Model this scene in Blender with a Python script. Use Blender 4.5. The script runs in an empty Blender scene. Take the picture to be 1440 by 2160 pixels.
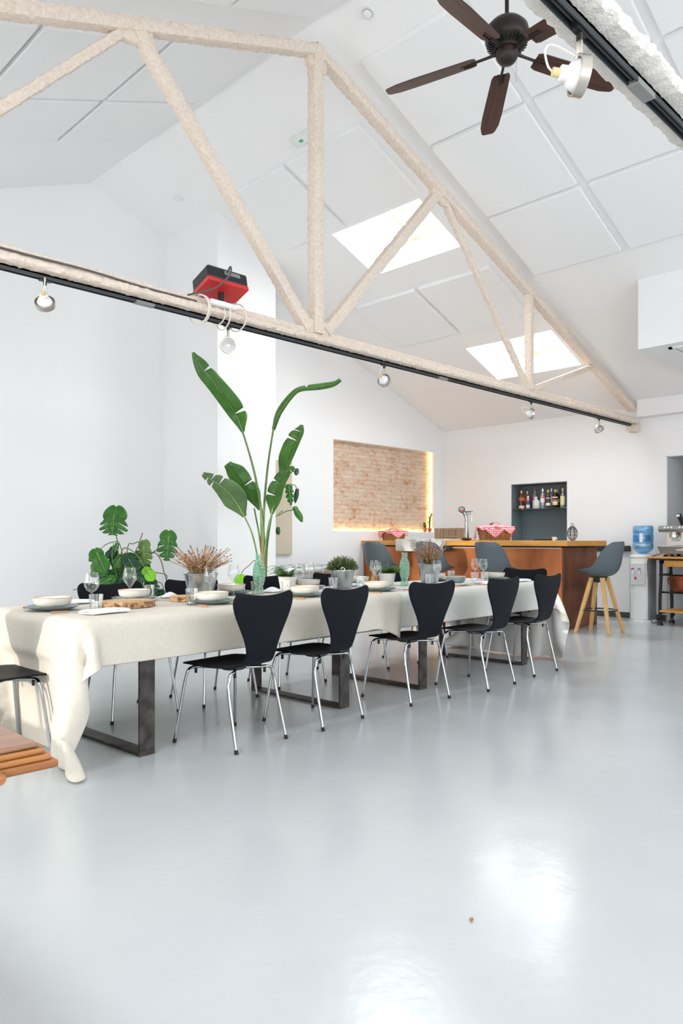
import bpy, math, random
import numpy as np
from mathutils import Vector, Matrix, noise
random.seed(7)
PI = math.pi
C = bpy.context.scene.collection
SC = bpy.context.scene

# ---------------------------------------------------------------- materials
def _nt(name):
    m = bpy.data.materials.new(name); m.use_nodes = True
    nt = m.node_tree
    return m, nt, nt.nodes['Principled BSDF']
def _c(c): return (c[0], c[1], c[2], 1)
def mat(name, col, rough=.5, metal=0, spec=.5, col2=None, nscale=8, bump=0, bscale=60, emit=0, stretch=None, sheen=0, coat=0, detail=4, lo=.35, hi=.65):
    m, nt, b = _nt(name)
    b.inputs['Base Color'].default_value = _c(col)
    b.inputs['Roughness'].default_value = rough
    b.inputs['Metallic'].default_value = metal
    b.inputs['Specular IOR Level'].default_value = spec
    b.inputs['Sheen Weight'].default_value = sheen
    b.inputs['Coat Weight'].default_value = coat
    L = nt.links
    tc = nt.nodes.new('ShaderNodeTexCoord'); mp = nt.nodes.new('ShaderNodeMapping')
    L.new(tc.outputs['Object'], mp.inputs['Vector'])
    if stretch: mp.inputs['Scale'].default_value = stretch
    if col2:
        n = nt.nodes.new('ShaderNodeTexNoise'); n.inputs['Scale'].default_value = nscale; n.inputs['Detail'].default_value = detail
        r = nt.nodes.new('ShaderNodeValToRGB')
        r.color_ramp.elements[0].position = lo; r.color_ramp.elements[1].position = hi
        r.color_ramp.elements[0].color = _c(col); r.color_ramp.elements[1].color = _c(col2)
        L.new(mp.outputs[0], n.inputs['Vector']); L.new(n.outputs['Fac'], r.inputs[0]); L.new(r.outputs[0], b.inputs['Base Color'])
    if bump:
        n = nt.nodes.new('ShaderNodeTexNoise'); n.inputs['Scale'].default_value = bscale; n.inputs['Detail'].default_value = 5
        bp = nt.nodes.new('ShaderNodeBump'); bp.inputs['Strength'].default_value = bump; bp.inputs['Distance'].default_value = .01
        L.new(mp.outputs[0], n.inputs['Vector']); L.new(n.outputs['Fac'], bp.inputs['Height']); L.new(bp.outputs[0], b.inputs['Normal'])
    if emit:
        b.inputs['Emission Color'].default_value = _c(col); b.inputs['Emission Strength'].default_value = emit
    return m
def glass(name, tint=(1, 1, 1), rough=.02, base=.05, edge=.9, body=0, bodycol=None, bump=0, bscale=40):
    # thin-walled glass: see-through body with mirror-like rims
    m, nt, b = _nt(name); nt.nodes.remove(b); L = nt.links; N = nt.nodes.new
    out = nt.nodes['Material Output']
    t = N('ShaderNodeBsdfTransparent'); t.inputs[0].default_value = _c(tint)
    g = N('ShaderNodeBsdfGlossy'); g.inputs['Roughness'].default_value = rough; g.inputs[0].default_value = (.95, .97, .97, 1)
    lw = N('ShaderNodeLayerWeight'); lw.inputs['Blend'].default_value = .35
    mr = N('ShaderNodeMapRange'); mr.inputs['To Min'].default_value = base; mr.inputs['To Max'].default_value = edge
    L.new(lw.outputs['Facing'], mr.inputs['Value'])
    mx = N('ShaderNodeMixShader'); L.new(mr.outputs[0], mx.inputs[0])
    src = t
    if body:
        d = N('ShaderNodeBsdfDiffuse'); d.inputs[0].default_value = _c(bodycol or tint)
        m2 = N('ShaderNodeMixShader'); m2.inputs[0].default_value = body
        L.new(t.outputs[0], m2.inputs[1]); L.new(d.outputs[0], m2.inputs[2]); src = m2
    L.new(src.outputs[0], mx.inputs[1]); L.new(g.outputs[0], mx.inputs[2]); L.new(mx.outputs[0], out.inputs[0])
    if bump:
        tc = N('ShaderNodeTexCoord'); v = N('ShaderNodeTexVoronoi'); v.inputs['Scale'].default_value = bscale
        bp = N('ShaderNodeBump'); bp.inputs['Strength'].default_value = bump; bp.inputs['Distance'].default_value = .01
        L.new(tc.outputs['Object'], v.inputs['Vector']); L.new(v.outputs['Distance'], bp.inputs['Height'])
        L.new(bp.outputs[0], g.inputs['Normal']); L.new(bp.outputs[0], lw.inputs['Normal'])
    return m
def leafmat(name, c1, c2, trans=.35, rough=.35, nscale=14):
    m = mat(name, c1, rough, col2=c2, nscale=nscale)
    nt = m.node_tree; b = nt.nodes['Principled BSDF']; out = nt.nodes['Material Output']; L = nt.links
    t = nt.nodes.new('ShaderNodeBsdfTranslucent'); t.inputs[0].default_value = (min(1, c2[0]*2.2), min(1, c2[1]*1.9), c2[2]*1.2, 1)
    mx = nt.nodes.new('ShaderNodeMixShader'); mx.inputs[0].default_value = trans
    L.new(b.outputs[0], mx.inputs[1]); L.new(t.outputs[0], mx.inputs[2]); L.new(mx.outputs[0], out.inputs[0])
    return m
def woodmat(name, c1, c2, axis=0, scale=3, rough=.4, dist=4, coat=0, ring=18):
    m, nt, b = _nt(name); L = nt.links; N = nt.nodes.new
    tc = N('ShaderNodeTexCoord'); mp = N('ShaderNodeMapping'); s = [ring, ring, ring]; s[axis] = ring*.06
    mp.inputs['Scale'].default_value = s
    n = N('ShaderNodeTexNoise'); n.inputs['Scale'].default_value = scale; n.inputs['Detail'].default_value = 6; n.inputs['Distortion'].default_value = dist*.2
    r = N('ShaderNodeValToRGB'); r.color_ramp.elements[0].position = .32; r.color_ramp.elements[1].position = .68
    r.color_ramp.elements[0].color = _c(c1); r.color_ramp.elements[1].color = _c(c2)
    L.new(tc.outputs['Object'], mp.inputs[0]); L.new(mp.outputs[0], n.inputs['Vector']); L.new(n.outputs['Fac'], r.inputs[0]); L.new(r.outputs[0], b.inputs['Base Color'])
    b.inputs['Roughness'].default_value = rough; b.inputs['Coat Weight'].default_value = coat
    return m
def gingham(name, sq=.011):
    m, nt, b = _nt(name); L = nt.links; N = nt.nodes.new
    uv = N('ShaderNodeUVMap'); sx = N('ShaderNodeSeparateXYZ'); L.new(uv.outputs[0], sx.inputs[0])
    outs = []
    for k in (0, 1):
        d = N('ShaderNodeMath'); d.operation = 'PINGPONG'; d.inputs[1].default_value = sq; L.new(sx.outputs[k], d.inputs[0])
        g = N('ShaderNodeMath'); g.operation = 'GREATER_THAN'; g.inputs[1].default_value = sq*.5; L.new(d.outputs[0], g.inputs[0]); outs.append(g)
    a = N('ShaderNodeMath'); a.operation = 'ADD'; L.new(outs[0].outputs[0], a.inputs[0]); L.new(outs[1].outputs[0], a.inputs[1])
    h = N('ShaderNodeMath'); h.operation = 'MULTIPLY'; h.inputs[1].default_value = .5; L.new(a.outputs[0], h.inputs[0])
    r = N('ShaderNodeValToRGB'); r.color_ramp.interpolation = 'CONSTANT'
    r.color_ramp.elements[0].color = (.85, .8, .8, 1); r.color_ramp.elements[1].position = .7; r.color_ramp.elements[1].color = (.6, .02, .06, 1)
    e = r.color_ramp.elements.new(.3); e.color = (.75, .22, .27, 1)
    L.new(h.outputs[0], r.inputs[0]); L.new(r.outputs[0], b.inputs['Base Color']); b.inputs['Roughness'].default_value = .85
    return m
def brickmat(name):
    m, nt, b = _nt(name); L = nt.links; N = nt.nodes.new
    tc = N('ShaderNodeTexCoord'); s = N('ShaderNodeSeparateXYZ'); c = N('ShaderNodeCombineXYZ')
    L.new(tc.outputs['Object'], s.inputs[0]); L.new(s.outputs[0], c.inputs[0]); L.new(s.outputs[2], c.inputs[1])
    br = N('ShaderNodeTexBrick'); br.inputs['Scale'].default_value = 1; br.inputs['Brick Width'].default_value = .25; br.inputs['Row Height'].default_value = .066
    br.inputs['Mortar Size'].default_value = .008; br.inputs['Mortar Smooth'].default_value = .6; br.inputs['Bias'].default_value = -.2
    br.inputs['Color1'].default_value = (.56, .44, .325, 1); br.inputs['Color2'].default_value = (.66, .56, .45, 1); br.inputs['Mortar'].default_value = (.50, .40, .31, 1)
    nd = N('ShaderNodeTexNoise'); nd.inputs['Scale'].default_value = 9; nd.inputs['Detail'].default_value = 6; L.new(c.outputs[0], nd.inputs['Vector'])
    vm = N('ShaderNodeVectorMath'); vm.operation = 'MULTIPLY_ADD'; vm.inputs[1].default_value = (.035, .022, 0); L.new(nd.outputs['Color'], vm.inputs[0]); L.new(c.outputs[0], vm.inputs[2]); L.new(vm.outputs[0], br.inputs['Vector'])
    # worn whitewash with red brick showing through in patches
    n = N('ShaderNodeTexNoise'); n.inputs['Scale'].default_value = 11; n.inputs['Detail'].default_value = 9; n.inputs['Roughness'].default_value = .78
    mp = N('ShaderNodeMapping'); mp.inputs['Scale'].default_value = (.8, 1.3, 1); L.new(c.outputs[0], mp.inputs[0]); L.new(mp.outputs[0], n.inputs['Vector'])
    r = N('ShaderNodeValToRGB'); r.color_ramp.elements[0].position = .49; r.color_ramp.elements[1].position = .60
    r.color_ramp.elements[0].color = (0, 0, 0, 1); r.color_ramp.elements[1].color = (1, 1, 1, 1); L.new(n.outputs['Fac'], r.inputs[0])
    mx = N('ShaderNodeMixRGB'); mx.inputs[2].default_value = (.50, .185, .08, 1); L.new(r.outputs[0], mx.inputs[0]); L.new(br.outputs['Color'], mx.inputs[1])
    n2 = N('ShaderNodeTexNoise'); n2.inputs['Scale'].default_value = 3.2; n2.inputs['Detail'].default_value = 7
    r2 = N('ShaderNodeValToRGB'); r2.color_ramp.elements[0].position = .38; r2.color_ramp.elements[1].position = .56
    L.new(c.outputs[0], n2.inputs['Vector']); L.new(n2.outputs['Fac'], r2.inputs[0])
    m3 = N('ShaderNodeMixRGB'); m3.inputs[2].default_value = (.72, .64, .55, 1)
    f = N('ShaderNodeMath'); f.operation = 'MULTIPLY'; f.inputs[1].default_value = .38; L.new(r2.outputs[0], f.inputs[0])
    L.new(f.outputs[0], m3.inputs[0]); L.new(mx.outputs[0], m3.inputs[1]); L.new(m3.outputs[0], b.inputs['Base Color'])
    bp = N('ShaderNodeBump'); bp.inputs['Strength'].default_value = .5; bp.inputs['Distance'].default_value = .012
    ad = N('ShaderNodeMath'); ad.operation = 'SUBTRACT'; L.new(n.outputs['Fac'], ad.inputs[0]); L.new(br.outputs['Fac'], ad.inputs[1])
    L.new(ad.outputs[0], bp.inputs['Height']); L.new(bp.outputs[0], b.inputs['Normal']); b.inputs['Roughness'].default_value = .9
    return m
def floormat():
    m, nt, b = _nt('floor_epoxy'); L = nt.links; N = nt.nodes.new
    tc = N('ShaderNodeTexCoord')
    n = N('ShaderNodeTexNoise'); n.inputs['Scale'].default_value = .9; n.inputs['Detail'].default_value = 6; n.inputs['Roughness'].default_value = .6
    r = N('ShaderNodeValToRGB'); r.color_ramp.elements[0].position = .3; r.color_ramp.elements[1].position = .7
    r.color_ramp.elements[0].color = (.470, .498, .510, 1); r.color_ramp.elements[1].color = (.520, .545, .555, 1)
    L.new(tc.outputs['Object'], n.inputs['Vector']); L.new(n.outputs['Fac'], r.inputs[0]); L.new(r.outputs[0], b.inputs['Base Color'])
    n2 = N('ShaderNodeTexNoise'); n2.inputs['Scale'].default_value = 2.5; n2.inputs['Detail'].default_value = 3
    mr = N('ShaderNodeMapRange'); mr.inputs['To Min'].default_value = .15; mr.inputs['To Max'].default_value = .25
    L.new(tc.outputs['Object'], n2.inputs['Vector']); L.new(n2.outputs['Fac'], mr.inputs[0]); L.new(mr.outputs[0], b.inputs['Roughness'])
    n3 = N('ShaderNodeTexNoise'); n3.inputs['Scale'].default_value = 28; n3.inputs['Detail'].default_value = 3
    n4 = N('ShaderNodeTexNoise'); n4.inputs['Scale'].default_value = 3; n4.inputs['Detail'].default_value = 2
    a = N('ShaderNodeMath'); a.operation = 'MULTIPLY_ADD'; a.inputs[1].default_value = 4
    L.new(tc.outputs['Object'], n3.inputs['Vector']); L.new(tc.outputs['Object'], n4.inputs['Vector']); L.new(n4.outputs['Fac'], a.inputs[0]); L.new(n3.outputs['Fac'], a.inputs[2])
    bp = N('ShaderNodeBump'); bp.inputs['Strength'].default_value = .10; bp.inputs['Distance'].default_value = .006
    L.new(a.outputs[0], bp.inputs['Height']); L.new(bp.outputs[0], b.inputs['Normal'])
    b.inputs['Specular IOR Level'].default_value = .36
    return m

M = dict(
    wall=mat('wall_paint', (.88, .882, .89), .75, bump=.03, bscale=40, spec=.2),
    ceil=mat('ceiling_paint', (.90, .90, .90), .8, spec=.2),
    panel=mat('panel_white', (.875, .88, .885), .8, spec=.2),
    slate=mat('slate_paint', (.165, .205, .23), .6, spec=.3),
    reveal=mat('reveal_grey', (.66, .67, .68), .7),
    dark=mat('dark_grey', (.03, .032, .035), .5),
    base=mat('baseboard_grey', (.05, .053, .052), .45, col2=(.09, .095, .092)),
    floor=floormat(), brick=brickmat('old_brick'),
    plaster=mat('sprayed_plaster', (.72, .60, .50), .95, col2=(.84, .745, .65), nscale=48, bump=.6, bscale=90, spec=.1, lo=.3, hi=.7),
    plaster2=mat('sprayed_plaster_pale', (.70, .655, .60), .95, col2=(.80, .77, .73), nscale=30, bump=.6, bscale=110, spec=.1, lo=.3, hi=.7),
    black=mat('black_plastic', (.012, .012, .013), .35),
    track=mat('track_black', (.022, .027, .032), .4, spec=.6),
    ply=mat('black_ply', (.006, .007, .011), .5, spec=.12),
    chrome=mat('chrome', (.43, .45, .47), .12, 1),
    steel=mat('brushed_steel', (.55, .53, .50), .3, 1),
    nickel=mat('nickel', (.62, .57, .50), .35, 1),
    rawsteel=mat('raw_steel', (.030, .024, .021), .5, .5, col2=(.12, .105, .095), nscale=14, lo=.3, hi=.8),
    rubber=mat('rubber', (.01, .01, .01), .7),
    linen=mat('linen', (.60, .555, .475), .9, col2=(.635, .59, .51), nscale=60, bump=.15, bscale=400, spec=.1, sheen=.1),
    linen2=mat('linen_cool_lit', (.62, .61, .575), .9, col2=(.655, .64, .605), nscale=60, bump=.15, bscale=400, spec=.1, sheen=.1),  # same cloth as linen, with the cool light on it put into the colour
    napkin=mat('napkin_white', (.86, .86, .87), .9, bump=.1, bscale=300, spec=.1),
    topwood=woodmat('top_wood', (.35, .2, .1), (.5, .32, .17)),
    oak=woodmat('oak_leg', (.58, .33, .11), (.72, .45, .18), axis=2),
    counter=woodmat('counter_wood', (.58, .255, .042), (.72, .37, .085), axis=1, rough=.4),
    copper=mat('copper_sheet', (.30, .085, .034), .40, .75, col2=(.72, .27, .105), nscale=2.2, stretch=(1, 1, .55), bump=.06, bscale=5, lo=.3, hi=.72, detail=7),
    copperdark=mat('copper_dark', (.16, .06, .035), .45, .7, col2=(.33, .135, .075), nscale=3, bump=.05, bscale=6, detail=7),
    stone=mat('pale_marble', (.50, .48, .43), .4, col2=(.72, .71, .66), nscale=5, detail=8),
    stool=mat('stool_grey', (.085, .11, .125), .45, bump=.05, bscale=300),
    zinc=mat('zinc', (.40, .44, .46), .27, .95, col2=(.54, .58, .60), nscale=6, detail=6),
    duct=mat('duct_zinc', (.60, .68, .72), .25, .9, col2=(.75, .80, .83), nscale=4),
    cream=mat('cream_ceramic', (.75, .70, .61), .3, col2=(.80, .755, .67), nscale=30),
    rim=mat('glaze_rim', (.45, .33, .2), .35),
    teal=mat('teal_ceramic', (.11, .17, .18), .18, col2=(.16, .225, .23), nscale=12),
    potwhite=mat('pot_white', (.74, .72, .66), .5),
    soil=mat('soil', (.03, .02, .012), .95, bump=.8, bscale=120),
    terracotta=mat('terracotta', (.42, .16, .08), .8),
    slab=mat('cut_wood', (.66, .46, .27), .7, col2=(.50, .29, .14), nscale=5, stretch=(1, 1, .2), detail=7),
    bark=mat('bark', (.11, .045, .018), .85, col2=(.60, .36, .17), nscale=34, bump=.8, bscale=60, detail=6),
    handle=woodmat('handle_wood', (.38, .16, .065), (.5, .24, .11)),
    fanblade=woodmat('fan_wood', (.030, .010, .006), (.085, .030, .016), axis=0, rough=.45),
    bronze=mat('bronze', (.010, .007, .007), .4, .3, col2=(.028, .014, .011), nscale=4),
    red=mat('red_plate', (.62, .03, .03), .4),
    white=mat('white_plastic', (.82, .82, .81), .35),
    offwhite=mat('cable_white', (.78, .73, .65), .5),
    greyplastic=mat('grey_plastic', (.23, .235, .225), .35),
    cable=mat('cable_grey', (.10, .09, .085), .5),
    lamp=mat('lamp_white', (.85, .85, .86), .4),
    lampglass=mat('lamp_face', (.62, .62, .60), .12, .7, col2=(.8, .8, .78), nscale=20),
    yellowsock=mat('socket_yellow', (.72, .58, .30), .5),
    clear=glass('clear_glass', (.975, .98, .98), base=.04, edge=.62),
    greeng=glass('green_glass', (.50, .84, .64), base=.12, edge=.8, body=.16, bodycol=(.20, .55, .34), bump=1.0, bscale=75),
    shelfg=glass('shelf_glass', (.35, .62, .56), base=.08, edge=.6, body=.3, bodycol=(.02, .14, .12)),
    watg=glass('water_jug', (.42, .72, .92), base=.10, edge=.5, body=.32, bodycol=(.22, .52, .80)),
    bluelab=mat('jug_label', (.03, .22, .55), .4),
    wicker=woodmat('wicker', (.26, .105, .035), (.50, .26, .10), axis=2),
    crate=woodmat('crate_wood', (.21, .13, .075), (.36, .245, .155), axis=2),
    gingham=gingham('gingham'),
    iron=mat('cast_iron', (.014, .014, .015), .5, .4),
    rust=mat('rust_copper', (.14, .03, .012), .5, .5, col2=(.36, .095, .03), nscale=9, detail=6),
    beige=mat('beige_panel', (.60, .54, .42), .35),
    wire=mat('wire_brown', (.05, .032, .022), .5, .4),
    strel=leafmat('strelitzia_leaf', (.058, .165, .032), (.095, .25, .045), .30, .3),
    strel2=leafmat('strelitzia_leaf_grey', (.11, .20, .075), (.15, .26, .10), .25, .45),
    rib=mat('leaf_rib', (.30, .42, .16), .4),
    stem=mat('stem_green', (.075, .165, .035), .4, col2=(.15, .26, .06), nscale=6),
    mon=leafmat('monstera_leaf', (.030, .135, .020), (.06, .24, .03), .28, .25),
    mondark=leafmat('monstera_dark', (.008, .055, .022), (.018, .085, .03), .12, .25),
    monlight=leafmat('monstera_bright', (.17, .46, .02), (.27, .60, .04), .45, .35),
    monpale=leafmat('monstera_pale', (.13, .25, .06), (.18, .33, .09), .3, .4),
    sashw=mat('sash_wood', (.80, .66, .46), .6),
    grille=mat('grille_grey', (.42, .42, .40), .6),
    htip=mat('heath_tip', (.06, .045, .05), .8),
    dry=mat('dry_stem', (.20, .10, .05), .8, col2=(.40, .23, .11), nscale=40),
    heath=mat('heath_flower', (.33, .165, .075), .85, col2=(.58, .36, .20), nscale=60),
    heathg=mat('heath_green', (.09, .10, .03), .8, col2=(.27, .21, .08), nscale=60),
    fern=leafmat('fern_leaf', (.07, .20, .03), (.11, .29, .045), .3, .5),
    thyme=leafmat('thyme_leaf', (.05, .10, .03), (.10, .17, .055), .2, .6),
    aroot=mat('aerial_root', (.20, .16, .09), .8),
)
LED = mat('led_warm', (1, .66, .24), emit=15)
HSIGN = mat('emergency_face', (.70, .80, .74), .4, col2=(.8, .84, .82), nscale=5)

# ---------------------------------------------------------------- mesh helpers
class B:
    def __init__(s): s.v = []; s.f = []; s.uv = {}
    def add(s, vs, fs, uv=None):
        o = len(s.v); s.v += [tuple(p) for p in vs]
        for f in fs: s.f.append(tuple(i+o for i in f))
        if uv:
            for i, q in enumerate(uv): s.uv[o+i] = q
        return s
    def box(s, x0, x1, y0, y1, z0, z1):
        return s.add([(x0,y0,z0),(x1,y0,z0),(x1,y1,z0),(x0,y1,z0),(x0,y0,z1),(x1,y0,z1),(x1,y1,z1),(x0,y1,z1)],
                     [(3,2,1,0),(4,5,6,7),(0,1,5,4),(1,2,6,5),(2,3,7,6),(3,0,4,7)])
    def hexa(s, p): return s.add(p, [(3,2,1,0),(4,5,6,7),(0,1,5,4),(1,2,6,5),(2,3,7,6),(3,0,4,7)])
    def tube(s, pts, r, seg=8, caps=True):
        pts = [Vector(p) for p in pts]; n = len(pts)
        rs = r if isinstance(r, (list, tuple)) else [r]*n
        vs = []; fs = []; up = None
        for i, p in enumerate(pts):
            t = (pts[min(i+1, n-1)]-pts[max(i-1, 0)]).normalized()
            if up is None:
                up = t.orthogonal().normalized()
            else:
                up = (up-t*up.dot(t))
                up = up.normalized() if up.length > 1e-6 else t.orthogonal().normalized()
            w = t.cross(up)
            for k in range(seg):
                a = 2*PI*k/seg; vs.append(p+(up*math.cos(a)+w*math.sin(a))*rs[i])
        for i in range(n-1):
            for k in range(seg):
                a = i*seg+k; b = i*seg+(k+1) % seg; fs.append((a, b, b+seg, a+seg))
        if caps: fs += [tuple(range(seg))[::-1], tuple(range((n-1)*seg, n*seg))]
        return s.add(vs, fs)
    def lathe(s, prof, seg=24, c=(0, 0, 0), axis=None, closed=False):
        # prof: (radius, height) pairs along z, or along `axis`
        vs = []; fs = []; n = len(prof)
        if axis is None: X, Y, Z = Vector((1,0,0)), Vector((0,1,0)), Vector((0,0,1))
        else: Z = Vector(axis).normalized(); X = Z.orthogonal().normalized(); Y = Z.cross(X)
        c = Vector(c)
        for r, h in prof:
            for k in range(seg):
                a = 2*PI*k/seg; vs.append(c+X*(r*math.cos(a))+Y*(r*math.sin(a))+Z*h)
        for i in range(n-1):
            for k in range(seg):
                a = i*seg+k; b = i*seg+(k+1) % seg; fs.append((a, b, b+seg, a+seg))
        if prof[0][0] > 1e-5 and not closed: fs.append(tuple(range(seg))[::-1])
        if prof[-1][0] > 1e-5 and not closed: fs.append(tuple(range((n-1)*seg, n*seg)))
        return s.add(vs, fs)
    def grid(s, fn, nu, nv, uvf=None):
        vs = []; fs = []; uv = []
        for i in range(nu+1):
            for j in range(nv+1):
                vs.append(fn(i/nu, j/nv)); uv.append(uvf(i/nu, j/nv) if uvf else (i/nu, j/nv))
        for i in range(nu):
            for j in range(nv):
                a = i*(nv+1)+j; fs.append((a, a+nv+1, a+nv+2, a+1))
        return s.add(vs, fs, uv)
    def prism(s, outline, fn0, fn1):
        n = len(outline)
        return s.add([fn0(*p) for p in outline]+[fn1(*p) for p in outline],
                     [tuple(range(n))[::-1], tuple(range(n, 2*n))]+[(i, (i+1) % n, (i+1) % n+n, i+n) for i in range(n)])
    def ico(s, c, r, sz=(1, 1, 1)):
        t = (1+5**.5)/2; vv = [(-1,t,0),(1,t,0),(-1,-t,0),(1,-t,0),(0,-1,t),(0,1,t),(0,-1,-t),(0,1,-t),(t,0,-1),(t,0,1),(-t,0,-1),(-t,0,1)]
        k = r/(1+t*t)**.5
        return s.add([(c[0]+x*k*sz[0], c[1]+y*k*sz[1], c[2]+z*k*sz[2]) for x, y, z in vv],
            [(0,11,5),(0,5,1),(0,1,7),(0,7,10),(0,10,11),(1,5,9),(5,11,4),(11,10,2),(10,7,6),(7,1,8),(3,9,4),(3,4,2),(3,2,6),(3,6,8),(3,8,9),(4,9,5),(2,4,11),(6,2,10),(8,6,7),(9,8,1)])
def obj(name, b, m, parent=None, smooth=True, bevel=0, sub=0, solid=0, ang=38, loc=None):
    me = bpy.data.meshes.new(name); me.from_pydata(b.v, [], b.f)
    if b.uv:
        ul = me.uv_layers.new(name='UVMap')
        for lp in me.loops: ul.data[lp.index].uv = b.uv.get(lp.vertex_index, (0, 0))
    me.materials.append(m if not isinstance(m, str) else M[m])
    if smooth:
        me.shade_smooth()
        if not sub: me.set_sharp_from_angle(angle=math.radians(ang))
    o = bpy.data.objects.new(name, me); C.objects.link(o)
    if parent: o.parent = parent
    if loc: o.location = loc
    if solid:
        s = o.modifiers.new('solid', 'SOLIDIFY'); s.thickness = solid; s.offset = 0
    if sub:
        s = o.modifiers.new('sub', 'SUBSURF'); s.levels = sub; s.render_levels = sub
    if bevel:
        s = o.modifiers.new('bev', 'BEVEL'); s.width = bevel; s.segments = 2; s.limit_method = 'ANGLE'; s.angle_limit = math.radians(40)
    return o
def tag(o, label, cat, group=None, kind=None):
    o['label'] = label; o['category'] = cat
    if group: o['group'] = group
    if kind: o['kind'] = kind
    return o
def thing(name, label, cat, loc=(0, 0, 0), rz=0, group=None):
    o = bpy.data.objects.new(name, None); C.objects.link(o); o.empty_display_size = .05
    o.location = loc; o.rotation_euler = (0, 0, rz)
    return tag(o, label, cat, group)
def struct(name, b, m, **k):
    o = obj(name, b, m, **k); o['kind'] = 'structure'; return o
def dup(o, loc=None, rz=None, label=None, group=None, parent=None, scale=None):
    c = o.copy(); C.objects.link(c)
    if parent: c.parent = parent
    if loc is not None: c.location = loc
    if rz is not None: c.rotation_euler = (0, 0, rz)
    if label: c['label'] = label
    if group: c['group'] = group
    if scale: c.scale = scale
    for ch in o.children: dup(ch, parent=c)
    return c
def catmull(pts, n=6):
    P = [Vector(p) for p in pts]; out = []
    P = [P[0]*2-P[1]]+P+[P[-1]*2-P[-2]]
    for i in range(1, len(P)-2):
        a, b, c, d = P[i-1:i+3]
        for k in range(n):
            t = k/n
            out.append(.5*((2*b)+(c-a)*t+(2*a-5*b+4*c-d)*t*t+(3*b-a-3*c+d)*t**3))
    return out+[P[-2]]
# ---------------------------------------------------------------- the room
RX, RZ, SL = 4.2, 5.38, .39
XL, XR, YF, YB, YG = -1.97, 10.37, -3.2, 7.88, 8.46
def cz(x): return RZ-SL*abs(x-RX)
struct('floor', B().box(XL-.2, XR+.9, YF-.2, YG+.2, -.12, 0), 'floor')
def split(x0, x1, y0, y1, holes):
    xs = sorted({x0, x1}|{h[0] for h in holes}|{h[1] for h in holes}); ys = sorted({y0, y1}|{h[2] for h in holes}|{h[3] for h in holes})
    for a, b in zip(xs, xs[1:]):
        for c, d in zip(ys, ys[1:]):
            mx, my = (a+b)/2, (c+d)/2
            if not any(h[0] < mx < h[1] and h[2] < my < h[3] for h in holes): yield a, b, c, d
SKY = [(6.06, 6.80, 4.92, 6.21), (8.44, 9.22, 4.74, 6.03)]
SKY_ADDED = [(-.82, -.04, 1.3, 2.6)]  # unseen skylight on the left slope, added to bring in more light
b = B()
for a, c, d, e in split(RX, XR+.9, YF, YG, SKY):
    b.hexa([(a,d,cz(a)),(c,d,cz(c)),(c,e,cz(c)),(a,e,cz(a)),(a,d,cz(a)+.15),(c,d,cz(c)+.15),(c,e,cz(c)+.15),(a,e,cz(a)+.15)])
for a, c, d, e in split(XL-.2, RX, YF, YG, SKY_ADDED):
    b.hexa([(a,d,cz(a)),(c,d,cz(c)),(c,e,cz(c)),(a,e,cz(a)),(a,d,cz(a)+.15),(c,d,cz(c)+.15),(c,e,cz(c)+.15),(a,e,cz(a)+.15)])
struct('ceiling', b, 'ceil', smooth=False)
# skylights: a painted shaft, a timber sash and the daylight above it
def area(name, loc, rot, sx, sy, power, col):
    l = bpy.data.lights.new(name, 'AREA'); l.shape = 'RECTANGLE'; l.size = sx; l.size_y = sy; l.energy = power; l.color = col
    o = bpy.data.objects.new(name, l); C.objects.link(o); o.location = loc; o.rotation_euler = rot; return o
th = math.atan(SL)
for k, (a, c, d, e) in enumerate(SKY+SKY_ADDED):
    up = .34
    sh = B()
    P = lambda x, y, h: (x, y, cz(x)+h)
    for p, q in (((a,d),(c,d)), ((c,d),(c,e)), ((c,e),(a,e)), ((a,e),(a,d))):
        cx, cy = (a+c)/2, (d+e)/2
        o_ = lambda t: (t[0]+.03*(1 if t[0] > cx else -1), t[1]+.03*(1 if t[1] > cy else -1))
        sh.hexa([P(*p, .148), P(*q, .148), P(*o_(q), .148), P(*o_(p), .148), P(*p, up), P(*q, up), P(*o_(q), up), P(*o_(p), up)])
    w = struct('window_%d' % (k+1), sh, 'ceil', smooth=False)
    fr = B(); mx = (a+c)/2
    for (x0, x1, y0, y1) in ((a, c, d, d+.05), (a, c, e-.05, e), (a, a+.05, d, e), (c-.05, c, d, e), (a, c, (d+e)/2-.02, (d+e)/2+.02)):
        fr.hexa([P(x0,y0,up-.09),P(x1,y0,up-.09),P(x1,y1,up-.09),P(x0,y1,up-.09),P(x0,y0,up-.04),P(x1,y0,up-.04),P(x1,y1,up-.04),P(x0,y1,up-.04)])
    obj('sash', fr, 'sashw', w)
    sgn = 1 if a > RX else -1
    area('daylight_skylight', ((a+c)/2, (d+e)/2, cz((a+c)/2)+up-.01), (0, sgn*th, 0), (c-a)*1.05, e-d, 84 if k < 2 else 80, (.95, .98, 1))
def wall_x(name, x0, x1, ya, yb, z0, ztop, holes, m='wall'):   # a wall standing in a plane x = const with openings (y0, y1, z0, z1)
    b = B()
    for a, c, d, e in split(ya, yb, z0, ztop, holes): b.box(x0, x1, a, c, d, e)
    return struct(name, b, m, smooth=False)
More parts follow.
